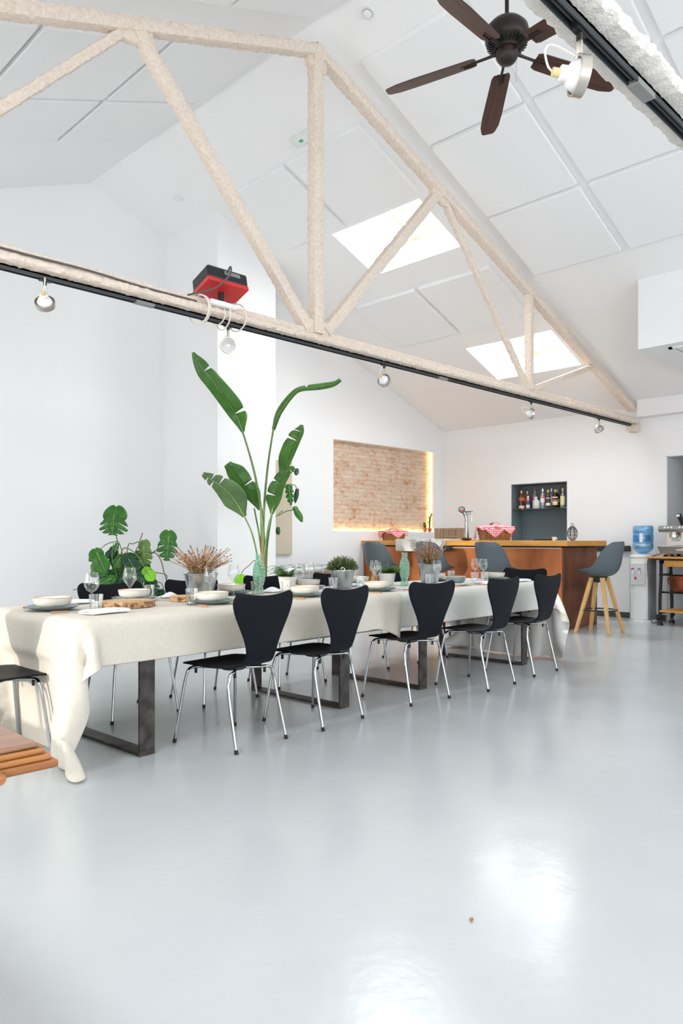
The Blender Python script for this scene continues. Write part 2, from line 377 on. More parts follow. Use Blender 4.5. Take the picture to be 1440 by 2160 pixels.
# the bar wall with bottle niche and doorway
NI = (5.56, 6.53, .85, 1.995); DO = (2.6, 4.083, 0, 2.255)
wall_x('wall_right', XR, XR+.30, YF, YB+.1, 0, 3.04, [NI, DO])
nb = B().box(XR+.31, XR+.36, NI[0]-.1, NI[1]+.1, NI[2]-.1, NI[3]+.1)
e = .004
nb.box(XR+.004, XR+.31, NI[1]-.012, NI[1]+.02, NI[2]-.02, NI[3]+.02); nb.box(XR+.004, XR+.31, NI[0]-.02, NI[0]+.012, NI[2]-.02, NI[3]+.02)
nb.box(XR+.004, XR+.31, NI[0]-.02, NI[1]+.02, NI[3]-.012, NI[3]+.02); nb.box(XR+.004, XR+.31, NI[0]-.02, NI[1]+.02, NI[2]-.02, NI[2]+.012)
struct('trim_1', nb, 'slate', smooth=False)
db = B().box(XR+.002, XR+.60, DO[1]-.012, DO[1]+.03, 0, DO[3]+.03); db.box(XR+.002, XR+.60, DO[0]-.03, DO[0]+.012, 0, DO[3]+.03); db.box(XR+.002, XR+.60, DO[0], DO[1], DO[3]-.012, DO[3]+.03)
struct('trim_2', db, 'reveal', smooth=False)
d1 = struct('door_1', B().box(XR+.56, XR+.62, DO[0], DO[1]-.012, 0, DO[3]), 'dark', bevel=.004)
obj('door_handle', B().tube([(XR+.56,3.9,1.02),(XR+.50,3.9,1.02),(XR+.50,3.78,1.02)], .01), 'steel', d1)
# back wall: brick niche wall, pillar, gable
BN = (7.71, 10.1, 1.243, 2.60)
b = B()
for a, c, d, e2 in split(6.10, XR+.3, 0, 4.8, [BN]): b.box(a, c, YB, YB+.10, d, e2)
struct('wall_back', b, 'wall', smooth=False)
struct('wall_niche', B().box(BN[0]-.3, BN[1]+.25, YB+.10, YB+.16, BN[2]-.3, BN[3]+.3), 'brick', smooth=False)
struct('wall_pillar', B().box(5.207, 6.10, 7.28, YG+.1, 0, 5.3), 'wall', smooth=False)
struct('wall_gable', B().box(XL-.2, 5.21, YG, YG+.12, 0, 5.55), 'wall', smooth=False)
# unseen window walls (behind and left of the camera), some openings added for light
WL = [(5.55, 7.0, .6, 2.6), (3.15, 4.5, .6, 1.9), (-1.3, .25, .6, 2.5), (-3.0, -1.5, .6, 2.5)]  # first two let the sun in; last two added as fill from the left
wall_x('wall_left', XL-.2, XL, YF, YG, 0, 3.2, WL)
b = B(); WF = [(2.2, 6.2, 3.0, 4.3), (-.8, 1.2, .3, 2.6), (1.9, 3.9, .3, 2.6), (4.6, 6.6, .3, 2.6), (7.3, 9.3, .3, 2.6)]  # first opening added high in the gable to brighten the ceiling
for a, c, d, e2 in split(XL-.2, XR+.3, 0, 5.5, WF): b.box(a, c, YF-.2, YF, d, e2)
struct('wall_front', b, 'wall', smooth=False)
k = 6
for y0, y1, z0, z1 in WL:
    w = B().box(XL-.14, XL-.09, y0, y0+.05, z0, z1).box(XL-.14, XL-.09, y1-.05, y1, z0, z1).box(XL-.14, XL-.09, y0, y1, z0, z0+.05).box(XL-.14, XL-.09, y0, y1, z1-.05, z1).box(XL-.14, XL-.09, (y0+y1)/2-.02, (y0+y1)/2+.02, z0, z1)
    struct('window_%d' % k, w, 'white', smooth=False); k += 1
for x0, x1, z0, z1 in WF:
    w = B().box(x0, x0+.05, YF-.14, YF-.09, z0, z1).box(x1-.05, x1, YF-.14, YF-.09, z0, z1).box(x0, x1, YF-.14, YF-.09, z0, z0+.05).box(x0, x1, YF-.14, YF-.09, z1-.05, z1).box((x0+x1)/2-.02, (x0+x1)/2+.02, YF-.14, YF-.09, z0, z1)
    struct('window_%d' % k, w, 'white', smooth=False); k += 1
    area('daylight_front', ((x0+x1)/2, YF-.08, (z0+z1)/2), (-PI/2, 0, PI), x1-x0-.1, z1-z0-.1, 18 if z0 < 2 else 72, (.90, .955, 1))  # stronger lamp in the added high opening fills the ceiling
for i, (y0, y1, z0, z1) in enumerate(WL):
    area('daylight_left', (XL-.08, (y0+y1)/2, (z0+z1)/2), (0, -PI/2, 0), z1-z0-.1, y1-y0-.1, 42, (1, .955, .91))
sun = bpy.data.lights.new('sun', 'SUN'); sun.energy = 2.3; sun.angle = math.radians(.6); sun.color = (1, .92, .83)
so = bpy.data.objects.new('sun', sun); C.objects.link(so)
el, az = math.radians(8), 0
so.rotation_euler = Vector((math.cos(el)*math.cos(az), math.cos(el)*math.sin(az), -math.sin(el))).to_track_quat('-Z', 'Y').to_euler()
# trims: cornice along the bar wall, boxed duct with grille, skirting
struct('trim_3', B().box(10.20, XR, YF, 4.42, 2.81, 3.08), 'wall', smooth=False)
bx = struct('trim_4', B().hexa([(7.96,YF,3.16),(9.9,YF,3.16),(9.9,3.435,3.16),(7.96,3.435,3.16),(7.96,YF,cz(7.96)+.05),(9.9,YF,cz(9.9)+.05),(9.9,3.435,cz(9.9)+.05),(7.96,3.435,cz(7.96)+.05)]), 'wall', smooth=False)
g = B().box(8.12, 8.75, 2.55, 3.15, 3.15, 3.162)
obj('grille_frame', g, 'grille', bx); g = B().box(8.10, 8.77, 2.53, 2.57, 3.142, 3.16).box(8.10, 8.77, 3.13, 3.17, 3.142, 3.16).box(8.10, 8.14, 2.53, 3.17, 3.142, 3.16).box(8.73, 8.77, 2.53, 3.17, 3.142, 3.16); obj('grille_border', g, 'panel', bx)
g = B()
for i in range(14): g.box(8.17+i*.04, 8.19+i*.04, 2.6, 3.1, 3.142, 3.152)
obj('grille_slats', g, 'panel', bx)
struct('baseboard_right', B().box(XR-.015, XR, 4.083, YB, 0, .08), 'base', bevel=.003)
struct('baseboard_back', B().box(6.10, XR-.016, YB-.015, YB, 0, .08), 'base', bevel=.003)
# acoustic ceiling panels, each one a board of its own
def panel(x0, x1, y0, y1, label):
    o = 4.5; P = lambda x, y, h: (x, y, cz(x)+h)
    q = B().hexa([P(x0,y0,-.045),P(x1,y0,-.045),P(x1,y1,-.045),P(x0,y1,-.045),P(x0,y0,.0),P(x1,y0,.0),P(x1,y1,.0),P(x0,y1,.0)])
    tag(obj('ceiling_panel', q, 'panel', bevel=.006), label, 'ceiling panel', 'acoustic boards on the sloping ceiling')
PN = [
 (4.64,5.55,3.39,4.39,'white ceiling board left of the fan, against the middle roof truss'), (5.595,6.515,3.39,4.39,'white ceiling board below the fan tip, next to the middle roof truss'),
 (6.555,7.45,3.39,4.39,'lowest white ceiling board of the row along the middle roof truss'),
 (4.64,5.55,2.30,3.30,'white ceiling board right behind the fan motor'), (5.595,6.515,2.30,3.30,'white ceiling board behind the white near spotlight'),
 (6.555,7.45,2.30,3.30,'white ceiling board at the right picture edge above the boxed duct'),
 (4.64,5.55,1.22,2.22,'white ceiling board mostly hidden above the near truss, highest of its row'), (5.595,6.515,1.22,2.22,'white ceiling board just beyond the near truss at the top right corner'),
 (6.555,7.45,1.22,2.22,'white ceiling board at the far top right, cut by the picture edge'),
 (5.08,5.98,4.85,5.88,'white ceiling board directly above the larger skylight'), (5.08,5.98,5.95,6.97,'white ceiling board left of the king post of the truss, above the pillar'),
 (7.16,8.06,4.80,5.83,'white ceiling board between the two skylights, right one of the pair'), (7.16,8.06,5.89,6.89,'white ceiling board between the two skylights, left one of the pair'),
 (3.15,4.10,4.95,6.03,'white ceiling board on the left slope beside the ridge, nearer one'), (2.13,3.11,4.95,6.03,'white ceiling board on the left slope under the truss joint'),
 (1.10,2.09,4.95,6.03,'white ceiling board on the left slope at the left picture edge, nearer one'),
 (3.15,4.10,6.09,7.02,'white ceiling board on the left slope beside the ridge, farther one'), (2.13,3.11,6.09,7.02,'white ceiling board on the left slope at the left edge, farther one'),
 (3.28,4.10,3.36,4.40,'white ceiling board at the top, left of the smoke detector beside the ridge'), (2.28,3.24,3.36,4.40,'white ceiling board at the very top above the truss joint'),
]
for p in PN: panel(*p)
# ---------------------------------------------------------------- roof trusses coated in rough sprayed plaster
def rough(name, p0, p1, hw, hh, parent, m='plaster', amp=.010, side=(0, 1, 0), step=.017, taper=1, nz=46):
    p0, p1 = Vector(p0), Vector(p1); t = (p1-p0).normalized(); sd = Vector(side); up = t.cross(sd).normalized()*-1
    n = max(4, int((p1-p0).length/step)); K = 16; vs = []; fs = []
    for i in range(n+1):
        c = p0.lerp(p1, i/n); f = 1+(taper-1)*i/n
        for k in range(K):
            a = 2*PI*k/K; ca, sa = math.cos(a), math.sin(a); q = (abs(ca)**5+abs(sa)**5)**-.2
            d = sd*(ca*q*hw*f)+up*(sa*q*hh*f); p = c+d
            h = noise.noise(p*nz)*.8+noise.noise(p*nz*2.3)*.65+noise.noise(p*9)*.35
            vs.append(p+d.normalized()*h*amp)
    for i in range(n):
        for k in range(K):
            a = i*K+k; b_ = i*K+(k+1) % K; fs.append((a, b_, b_+K, a+K))
    fs += [tuple(range(K))[::-1], tuple(range(n*K, (n+1)*K))]
    return obj(name, B().add(vs, fs), m, parent)
def truss(y, label, m, full=True):
    t = thing('roof_truss', label, 'roof truss', (RX, y, 2.72))
    Q = lambda x, z, dy=0: (x-RX, dy, z-2.72)
    xe = 10.28; xs = -1.90
    rough('bottom_flange', Q(xs, 2.747), Q(xe, 2.747), .088, .028, t, m, .013, nz=30)
    rough('bottom_web', Q(xs, 2.80), Q(xe, 2.80), .026, .034, t, m, .008)
    if full:
        A = (RX, 5.14); zc = lambda x: 5.14-.366*abs(x-RX)
        for s in (1, -1):
            X = lambda x: RX+s*(x-RX)
            rough('top_chord', Q(RX-s*.03, 5.145), Q(X(10.22), zc(10.22)), .055, .048, t, m, .012)
            rough('diagonal', Q(X(5.85), 4.52), Q(RX+s*.10, 2.83), .045, .050, t, m, .010)
            rough('diagonal', Q(X(5.87), 4.52), Q(X(7.48), 2.83), .030, .032, t, m, .009)
            rough('post', Q(X(7.52), 3.90), Q(X(7.52), 2.81), .045, .042, t, m, .009)
            rough('diagonal', Q(X(9.08), 3.34), Q(X(7.58), 2.83), .035, .034, t, m, .009)
            for gx, gz, w, h in ((5.86, 4.50, .13, .075), (7.53, 2.84, .12, .05), (9.1, 3.35, .07, .04)):
                rough('gusset', Q(X(gx-w), gz), Q(X(gx+w), gz-(.04 if gz > 3 else 0)), .030, h, t, m, .008)
        rough('king_post', Q(RX, 5.1), Q(RX, 2.80), .052, .056, t, m, .010)
        rough('gusset', Q(RX-.10, 5.05), Q(RX+.10, 5.05), .030, .075, t, m, .008)
        rough('gusset', Q(RX-.16, 2.86), Q(RX+.16, 2.86), .030, .05, t, m, .008)
        rough('end_bracket', Q(10.16, 2.66), Q(10.33, 2.66), .06, .05, t, m, .010)
    return t
truss(4.5, 'cream rough plastered roof truss crossing the middle of the room', 'plaster')
truss(1.12, 'pale rough plastered truss beam crossing the top right corner, nearest the camera', 'plaster2', True)
# track rails under the chords
def rail(y, x0, x1, label, joints):
    t = thing('track_rail', label, 'track rail', (x0, y, 2.70))
    L = x1-x0; w = .020
    obj('rail_body', B().box(0, L, -w, -w+.006, -.012, .018).box(0, L, w-.006, w, -.012, .018).box(0, L, -w, w, .008, .02).box(0, L, -.004, .004, -.004, .01), 'track', t)
    for j in joints: obj('connector', B().box(j-x0-.07, j-x0+.07, -w-.003, w+.003, -.016, .006), 'greyplastic', t, bevel=.003)
rail(4.5, -1.8, 10.17, 'long black lighting track under the middle truss', (2.62, 5.9))
rail(1.12, -1.8, 10.17, 'black lighting track under the near truss at the top right', (2.62, 5.9))
tag(obj('cable', B().tube([(-1.8+i*.1, 4.5-.052+.006*math.sin(i*.9), 2.792+.006*math.sin(i*.37)) for i in range(49)], .007, 6), 'cable'), 'dark cable lying along the left part of the middle truss', 'cable')
# spotlights
def spot(x, y, aim, label, first=[None], big=False):
    t = thing('track_spotlight', label, 'spotlight', (x, y, 2.69), 0, 'ring spotlights on the lighting track')
    obj('adapter', B().box(-.035, .035, -.012, .012, -.012, .012).tube([(0,0,-.01),(0,0,-.035)], .011), 'black', t)
    obj('stem', B().box(-.006, .006, -.009, .009, -.085, -.03), 'nickel', t, bevel=.002)
    c = Vector((0, 0, -.145)); a = Vector(aim).normalized()
    r = B().lathe([(.052,-.016),(.060,-.016),(.060,.016),(.052,.016)], 32, c, a); r.f += [tuple(list(range(96, 128))[k] if 0 else 0 for k in ())] if 0 else []
    n = 32; 
    for k in range(n): r.f.append((96+k, 96+(k+1) % n, (k+1) % n, k))
    r.f = [f for f in r.f if len(f) == 4]
    obj('ring', r, 'nickel', t)
    obj('joint', B().box(-.012, .012, -.012, .012, -.095, -.078), 'steel', t, bevel=.003)
    rf = obj('reflector', B().lathe([(.051,.006),(.046,-.014),(.034,-.036),(.024,-.042),(.024,-.062),(.018,-.066),(0,-.066)], 28, c, a), 'lamp', t)
    obj('socket', B().lathe([(.014,-.066),(.014,-.088),(0,-.088)], 14, c, a), 'yellowsock', rf)
    obj('lamp_face', B().lathe([(.051,.007),(.03,.002),(.013,.0),(.012,.008),(0,.010)], 28, c, a), 'lampglass', t)
    e = c-a*.088; s = Vector((a.y, -a.x, 0)); 
    obj('lead', B().tube(catmull([e, e-a*.02+Vector((0,0,.01))+s*.012, e-a*.03+Vector((0,0,.05))+s*.02, e+Vector((0,0,.075))+s*.012, Vector((0,0,-.09))]), .0035, 6), 'offwhite', t)
    return t
spot(1.943, 4.5, (.35,.55,-.45), 'small ring spotlight turned away, far left under the middle truss')
spot(3.314, 4.5, (-.55,-1,-.12), 'ring spotlight facing the camera, left of the tall plant top')
spot(5.045, 4.5, (.75,.2,-.25), 'ring spotlight under the middle of the truss, right of the tall plant')
spot(7.564, 4.5, (1,-.75,-.1), 'ring spotlight under the right part of the truss, above the bottle niche')
spot(9.235, 4.5, (-.2,-.6,-1), 'tiny ring spotlight nearest the right end of the truss')
spot(2.168, 1.12, (.75,-.62,-.10), 'large white ring spotlight with looped lead, beside the fan')
# projector on the truss
t = thing('projector', 'black projector on a red plate, sitting on top of the truss', 'projector', (3.25, 4.5, 2.835), math.radians(-6))
obj('stand', B().tube([(0,0,-.01),(0,0,.09)], .022).box(-.06, .06, -.03, .03, -.005, .015), 'black', t)
R = Matrix.Rotation(math.radians(2), 3, 'Y') @ Matrix.Rotation(math.radians(-15), 3, 'X')
def rot(bld, off): bld.v = [tuple(R @ Vector(p)+Vector(off)) for p in bld.v]; return bld
obj('base_plate', rot(B().box(-.165, .165, -.115, .115, -.006, 0).box(-.165, .165, -.118, -.112, -.006, .025).box(-.168, -.162, -.115, .115, -.006, .025), (0, 0, .085)), 'red', t)
obj('body', rot(B().box(-.165, .165, -.12, .12, .022, .12), (0, 0, .085)), 'black', t, bevel=.014)
obj('vent', rot(B().box(-.03, .10, -.1225, -.119, .07, .10), (0, 0, .085)), 'greyplastic', t)
obj('lens', rot(B().lathe([(.03,0),(.03,.03),(.022,.032),(0,.028)], 20, (.06,.12,.07), (0,1,0)), (0, 0, .085)), 'greyplastic', t)
obj('cord', B().tube(catmull([(-.02,-.12,.19),(-.02,-.17,.22),(-.04,-.19,.15),(-.12,-.13,.06),(-.25,-.06,.01),(-.30,-.05,-.01)]), .007, 8), 'cable', t)
tag(obj('power_strip', B().box(3.08, 3.31, 4.38, 4.43, 2.775, 2.815), 'white', bevel=.008), 'white power strip lying on the truss under the projector', 'power strip')
wrap = []
for i in range(150):
    a = i*.21; x = 2.98+.42*(i/150)+.03*math.sin(a*.5); rr = .112+.022*math.sin(a*.31)
    wrap.append((x, 4.5+rr*math.cos(a), 2.755+rr*.78*math.sin(a)))
tag(obj('white_cable', B().tube(catmull(wrap, 2), .0058, 6), 'offwhite'), 'loose white cable coiled round the truss below the projector', 'cable')
# ceiling fan
fc = Vector((4.11, 2.62, 0)); FZ = 4.225
t = thing('ceiling_fan', 'dark bronze ceiling fan with five brown wooden blades', 'ceiling fan', (fc.x, fc.y, FZ))
obj('downrod', B().tube([(0,0,.19),(0,0,1.12)], .013, 12), 'bronze', t)
obj('canopy', B().lathe([(.075,1.14),(.07,1.08),(.03,1.04),(.013,1.03)], 24), 'bronze', t)
obj('motor_housing', B().lathe([(.0,.20),(.05,.195),(.10,.17),(.132,.135),(.140,.10),(.137,.06),(.120,.035),(.085,.02),(.08,-.005),(0,-.005)], 36), 'bronze', t)
fins = B()
for k in range(30):
    a = 2*PI*k/30; ca, sa = math.cos(a), math.sin(a)
    q = [(.088,-.004,.016),(.128,-.003,.034),(.128,.003,.034),(.088,.003,.016)]
    fins.add([(x*ca-y*sa, x*sa+y*ca, z) for x, y, z in q]+[(x*ca-y*sa, x*sa+y*ca, z-.008) for x, y, z in q], [(0,1,2,3),(7,6,5,4),(0,4,5,1),(1,5,6,2),(2,6,7,3),(3,7,4,0)])
obj('vent_fins', fins, 'black', t)
obj('switch_housing', B().lathe([(.07,-.005),(.072,-.03),(.066,-.055),(.05,-.078),(.025,-.09),(0,-.092)], 28), 'bronze', t)
obj('pull_chain', B().tube([(.06,-.03,-.05),(.06,-.03,-.19)], .0015, 5), 'nickel', t)
def blade_fn():
    out = []; 
    prof = [(.20,.052),(.23,.064),(.40,.068),(.60,.072),(.72,.068),(.79,.050),(.805,.035)]
    return prof
for k in range(5):
    a = math.radians(114.5-72*k); dr = -.105
    ir = obj('blade_iron', B().tube([(.06,0,-.005),(.12,0,-.012),(.19,0,-.016),(.22,0,-.018)], [.013,.009,.009,.012], 8).box(.20,.30,-.006,.006,-.024,-.014).box(.20,.28,-.026,-.016,-.024,-.014).box(.20,.28,.016,.026,-.024,-.014), 'bronze', t)
    ir.rotation_euler = (0, math.atan(.09), a)
    pr = blade_fn(); ol = [(x, w) for x, w in pr]+[(x, -w) for x, w in pr[::-1]]
    tw = math.radians(-12)
    f0 = lambda x, y: (x, y*math.cos(tw), y*math.sin(tw)-.014); f1 = lambda x, y: (x, y*math.cos(tw), y*math.sin(tw)-.007)
    bl = obj('blade', B().prism(ol, f0, f1), 'fanblade', t, bevel=.002); bl.rotation_euler = (0, math.atan(.115), a)
# emergency light, detectors
t = thing('emergency_light', 'small rectangular emergency light on the ceiling beside the king post', 'emergency light', (4.945, 5.485, cz(4.945)))
t.rotation_euler = (0, th, 0)
obj('housing', B().box(-.055, .055, -.135, .135, -.045, .0), 'white', t, bevel=.006); obj('diffuser', B().box(-.04, .04, -.12, .12, -.052, -.044), HSIGN, t, bevel=.003)
obj('pictogram', B().box(-.014, .016, -.02, .03, -.0535, -.0515), mat('sign_green', (.10, .42, .24), .4), t)
t = thing('smoke_detector', 'round white smoke detector at the top near the ridge', 'smoke detector', (4.36, 4.06, cz(4.36))); t.rotation_euler = (0, th, 0)
obj('base', B().lathe([(.052,.002),(.052,-.018),(.0,-.018)], 28), 'white', t); obj('sensor', B().lathe([(.038,-.018),(.036,-.035),(.022,-.045),(0,-.046)], 24), 'greyplastic' if 0 else 'white', t)
obj('slots', B().lathe([(.0385,-.021),(.0385,-.027)], 24), 'greyplastic', t)
t = thing('smoke_detector', 'faint white smoke detector high above the back left corner', 'smoke detector', (4.85, 7.55, cz(4.85))); t.rotation_euler = (0, th, 0)
obj('base', B().lathe([(.052,.002),(.052,-.018),(.0,-.018)], 28), 'white', t); obj('sensor', B().lathe([(.038,-.018),(.036,-.035),(.0,-.045)], 24), 'white', t)
# ---------------------------------------------------------------- dining tables and their cloths
TA = .030; T0 = Vector((1.586, 3.335, 0)); ZT = .72
ca, sa = math.cos(TA), math.sin(TA)
def tw(x, y, z=ZT): return (T0.x+x*ca-y*sa, T0.y+x*sa+y*ca, z)   # table frame -> room
def table(x0, x1, label):
    t = thing('dining_table', label, 'table', tw(x0, 0, 0), TA)
    L = x1-x0
    obj('tabletop', B().box(.04, L-.04, .035, .985, ZT-.045, ZT-.008), 'topwood', t, bevel=.004)
    for lx in (x0+.37-.0, x1-.46):
        lx -= x0
        q = B().box(lx, lx+.09, .055, .07, 0, ZT-.046).box(lx, lx+.09, .94, .955, 0, ZT-.046).box(lx, lx+.09, .07, .94, 0, .016).box(lx, lx+.09, .07, .94, ZT-.06, ZT-.046)
        obj('leg_frame', q, 'rawsteel', t, bevel=.002)
table(0, 2.31, 'left long table, nearest the camera, on raw steel loop legs')
table(2.33, 4.64, 'right long table, farther from the camera, on raw steel loop legs')
def drape(x0, x1, ol, orr, of, ob, sp, seed, push=None, z0=ZT, steps=240, nudge=None):
    rng = np.random.default_rng(seed)
    nx = int(round((x1-x0+ol+orr)/sp)); ny = int(round((1.02+of+ob)/sp))
    X = np.linspace(x0-ol, x1+orr, nx+1); Y = np.linspace(-of, 1.02+ob, ny+1)
    P = np.zeros((nx+1, ny+1, 3)); P[..., 0] = X[:, None]; P[..., 1] = Y[None, :]; P[..., 2] = z0+.004
    R0 = P.copy()
    pin = (P[..., 0] > x0+.012) & (P[..., 0] < x1-.012) & (P[..., 1] > .012) & (P[..., 1] < 1.008)
    if orr == 0: pin |= (P[..., 0] > x1-.012) & (P[..., 1] > .012) & (P[..., 1] < 1.008)
    if ol == 0: pin |= (P[..., 0] < x0+.012) & (P[..., 1] > .012) & (P[..., 1] < 1.008)
    W = np.where(pin, 0., 1.)[..., None]
    P += W*rng.normal(0, .004, P.shape); V = np.zeros_like(P)
    def sl(n, d, par):   # pairs along an axis, alternating so that no vertex is touched twice
        i = np.arange(par, n-d, 2*d) if d == 1 else np.concatenate([np.arange(par, n-d, 4), np.arange(par+1, n-d, 4)])
        return i
    sets = []
    for d, k in ((1, 1.), (2, .18)):
        for par in ((0, 1) if d == 1 else (0, 2)):
            i = sl(nx+1, d, par)
            if len(i): sets.append((np.s_[i, :], np.s_[i+d, :], k))
            j = sl(ny+1, d, par)
            if len(j): sets.append((np.s_[:, j], np.s_[:, j+d], k))
    for par in (0, 1):
        i = np.arange(par, nx, 2)
        for q in (0, 1):
            j = np.arange(q, ny, 2)
            a = np.ix_(i, j); b_ = np.ix_(i+1, j+1); c = np.ix_(i+1, j); d_ = np.ix_(i, j+1)
            sets += [(a, b_, .35), (c, d_, .35)]
    rest = [np.linalg.norm(R0[a]-R0[b_], axis=-1, keepdims=True) for a, b_, k in sets]
    ws = [(W[a], W[b_]) for a, b_, k in sets]
    dt = .02; m = .005
    for st in range(steps):
        V[..., 2] -= 9.8*dt; V *= .975 if st < steps*.7 else .93
        V *= W
        Q = P+V*dt
        for it in range(12):
            for (a, b_, k), r, (wa, wb) in zip(sets, rest, ws):
                pa, pb = Q[a], Q[b_]; dv = pb-pa; L = np.linalg.norm(dv, axis=-1, keepdims=True)+1e-9
                s = wa+wb; s = np.where(s == 0, 1, s); c = dv*((L-r)/L*k/s)
                Q[a] = pa+c*wa; Q[b_] = pb-c*wb
            x, y, z = Q[..., 0], Q[..., 1], Q[..., 2]
            ins = (x > x0-m-(9 if ol == 0 else 0)) & (x < x1+m+(9 if orr == 0 else 0)) & (y > -m) & (y < 1.02+m) & (z < z0+.004) & (W[..., 0] > 0)
            dd = np.stack([x-(x0-m) if ol else x*0+9, (x1+m)-x if orr else x*0+9, y+m, 1.02+m-y, z0+.004-z], -1); kk = dd.argmin(-1)
            x[ins & (kk == 0)] = x0-m; x[ins & (kk == 1)] = x1+m; y[ins & (kk == 2)] = -m; y[ins & (kk == 3)] = 1.02+m; z[ins & (kk == 4)] = z0+.004
            z[z < .012] = .012
            if push: push(x, y, z)
        V = (Q-P)/dt; P = Q
    return P, pin
def cloth_obj(name, P, m, label, cat, off=0):
    q = B(); nx, ny = P.shape[0]-1, P.shape[1]-1
    vs = [tw(*P[i, j]) for i in range(nx+1) for j in range(ny+1)]
    q.add(vs, [(i*(ny+1)+j, (i+1)*(ny+1)+j, (i+1)*(ny+1)+j+1, i*(ny+1)+j+1) for i in range(nx) for j in range(ny)], [(i*.03, j*.03) for i in range(nx+1) for j in range(ny+1)])
    o = obj(name, q, m, sub=1, solid=.0022); tag(o, label, cat); return o
def legpush(x, y, z):   # the chair at the table end presses the hanging end inwards
    k = (y > .25) & (y < .85) & (z < .5) & (x < .3)
    x[k] = np.maximum(x[k], .02+.06*(.5-z[k])/.5)
P1, pin1 = drape(0, 2.42, .64, 0, .215, .215, .032, 3, push=legpush)
# the loose front corner where the first cloth ends over the second one
P2, pin2 = drape(2.26, 4.64, 0, .66, .225, .40, .034, 5)
P1[..., 2] += .0045*(P1[..., 0] > 2.1)
# pleats of the loose corner: gather the last strip and let its tip hang lower
fx = np.clip((P1[..., 0]-2.12)/.30, 0, 1); fr = np.clip((ZT-P1[..., 2])/.22, 0, 1)*(P1[..., 1] < .3)
P1[..., 1] -= fr*fx*(.018+.022*np.sin(fx*9.5)); P1[..., 2] -= fr*fx**2*.10; P1[..., 0] -= fr*fx**2*.045
cloth_obj('tablecloth', P1, 'linen', 'beige linen cloth over the nearer table, its end hanging to the floor at left', 'tablecloth')
cloth_obj('tablecloth', P2, 'linen2', 'linen cloth over the farther table, tinted for cool light, hanging low at its right end', 'tablecloth')
# ---------------------------------------------------------------- black plywood shell chairs
def chair(label):
    t = thing('dining_chair', label, 'chair', (0, 0, 0), 0, 'black plywood chairs round the long table')
    st = [(.225,.418,.120,0),(.222,.424,.165,0),(.20,.430,.195,0),(.14,.430,.212,.004),(.06,.424,.216,.006),(-.03,.420,.205,.006),(-.10,.422,.175,.004),(-.150,.430,.138,.002),(-.184,.448,.119,0),(-.203,.475,.113,0),
          (-.215,.51,.116,.0),(-.226,.56,.132,-.006),(-.236,.62,.163,-.012),(-.245,.68,.199,-.018),(-.251,.73,.225,-.022),(-.255,.765,.235,-.024),(-.258,.79,.233,-.024),(-.260,.808,.222,-.022),(-.2615,.818,.195,-.02)]
    nk = 14; q = B(); vs = []
    for i, (y, z, w, c) in enumerate(st):
        for k in range(nk+1):
            u = -1+2*k/nk; x = u*w
            dz = 0; dy = 0
            if i < 8: dz = abs(c)*1.5*(u*u)
            else: dy = -c*(u*u)
            if i >= 14: dz = -.020*(1-u*u)**1.2*(i-13)/5 + .012*(i-13)/5
            vs.append((x, y+dy, z+dz))
    q.add(vs, [(i*(nk+1)+k, (i+1)*(nk+1)+k, (i+1)*(nk+1)+k+1, i*(nk+1)+k+1) for i in range(len(st)-1) for k in range(nk)])
    obj('seat_shell', q, 'ply', t, sub=1, solid=.011)
    obj('seat_plate', B().lathe([(.0,.392),(.06,.392),(.075,.40),(.075,.41),(0,.412)], 20), 'black', t)
    for sx, fy, fx in ((-1,.215,.228),(1,.215,.228),(-1,-.215,.192),(1,-.215,.192)):
        y1 = .165 if fy > 0 else -.135; x1 = .165 if fy > 0 else .150
        pts = [(sx*.03, y1*.3, .402), (sx*.10, y1*.85, .404), (sx*(x1-.02), y1, .404), (sx*(x1+.008), y1*1.02, .392), (sx*(x1+.018), y1*1.05, .365), (sx*(x1+.03), y1*1.1, .30), (sx*fx, fy, .018)]
        lg = obj('leg', B().tube(catmull(pts, 5), .0085, 10), 'chrome', t)
        d = (Vector(pts[-1])-Vector(pts[-2])).normalized(); e = Vector(pts[-1])
        obj('foot_cap', B().tube([e-d*.004, e+d*.018], .0105, 10), 'rubber', lg)
        obj('bumper', B().tube([(sx*(x1-.035), y1*.95, .40), (sx*(x1-.035), y1*.95, .372)], .008, 8), 'rubber', t)
    return t
c0 = chair('black plywood chair nearest the camera, front side of the long table')
c0.location = (2.49, 3.335, 0); c0.rotation_euler = (0, 0, math.radians(8))
for x, y, r, lb in [
    (3.135, 3.36, 7, 'black chair second from the left on the near side of the table'),
    (4.03, 3.375, -4, 'black chair in the middle of the near side, where the two tablecloths meet'),
    (4.765, 3.305, 3, 'black chair fourth on the near side, before the pair of wine glasses'),
    (5.53, 3.375, 2, 'black chair farthest right on the near side of the table')]:
    dup(c0, (x, y, 0), math.radians(r), lb)
for x, y, r, lb in [
    (2.41, 4.33, 180, 'black chair on the far side in front of the split-leaf plant'),
    (3.05, 4.33, 182, 'black chair on the far side behind the big zinc pail of dried heather'),
    (3.80, 4.42, 178, 'black chair on the far side at the foot of the tall plant'),
    (4.56, 4.44, 180, 'black chair on the far side in front of the silver duct'),
    (5.42, 4.46, 183, 'black chair on the far side behind the farther green bottle')]:
    dup(c0, (x, y, 0), math.radians(r), lb)
dup(c0, (6.30, 3.93, 0), math.radians(97), 'black chair at the far right end of the table, before the copper bar')
dup(c0, (1.405, 3.88, 0), math.radians(-92), 'black chair at the left end of the table, cut by the picture edge')
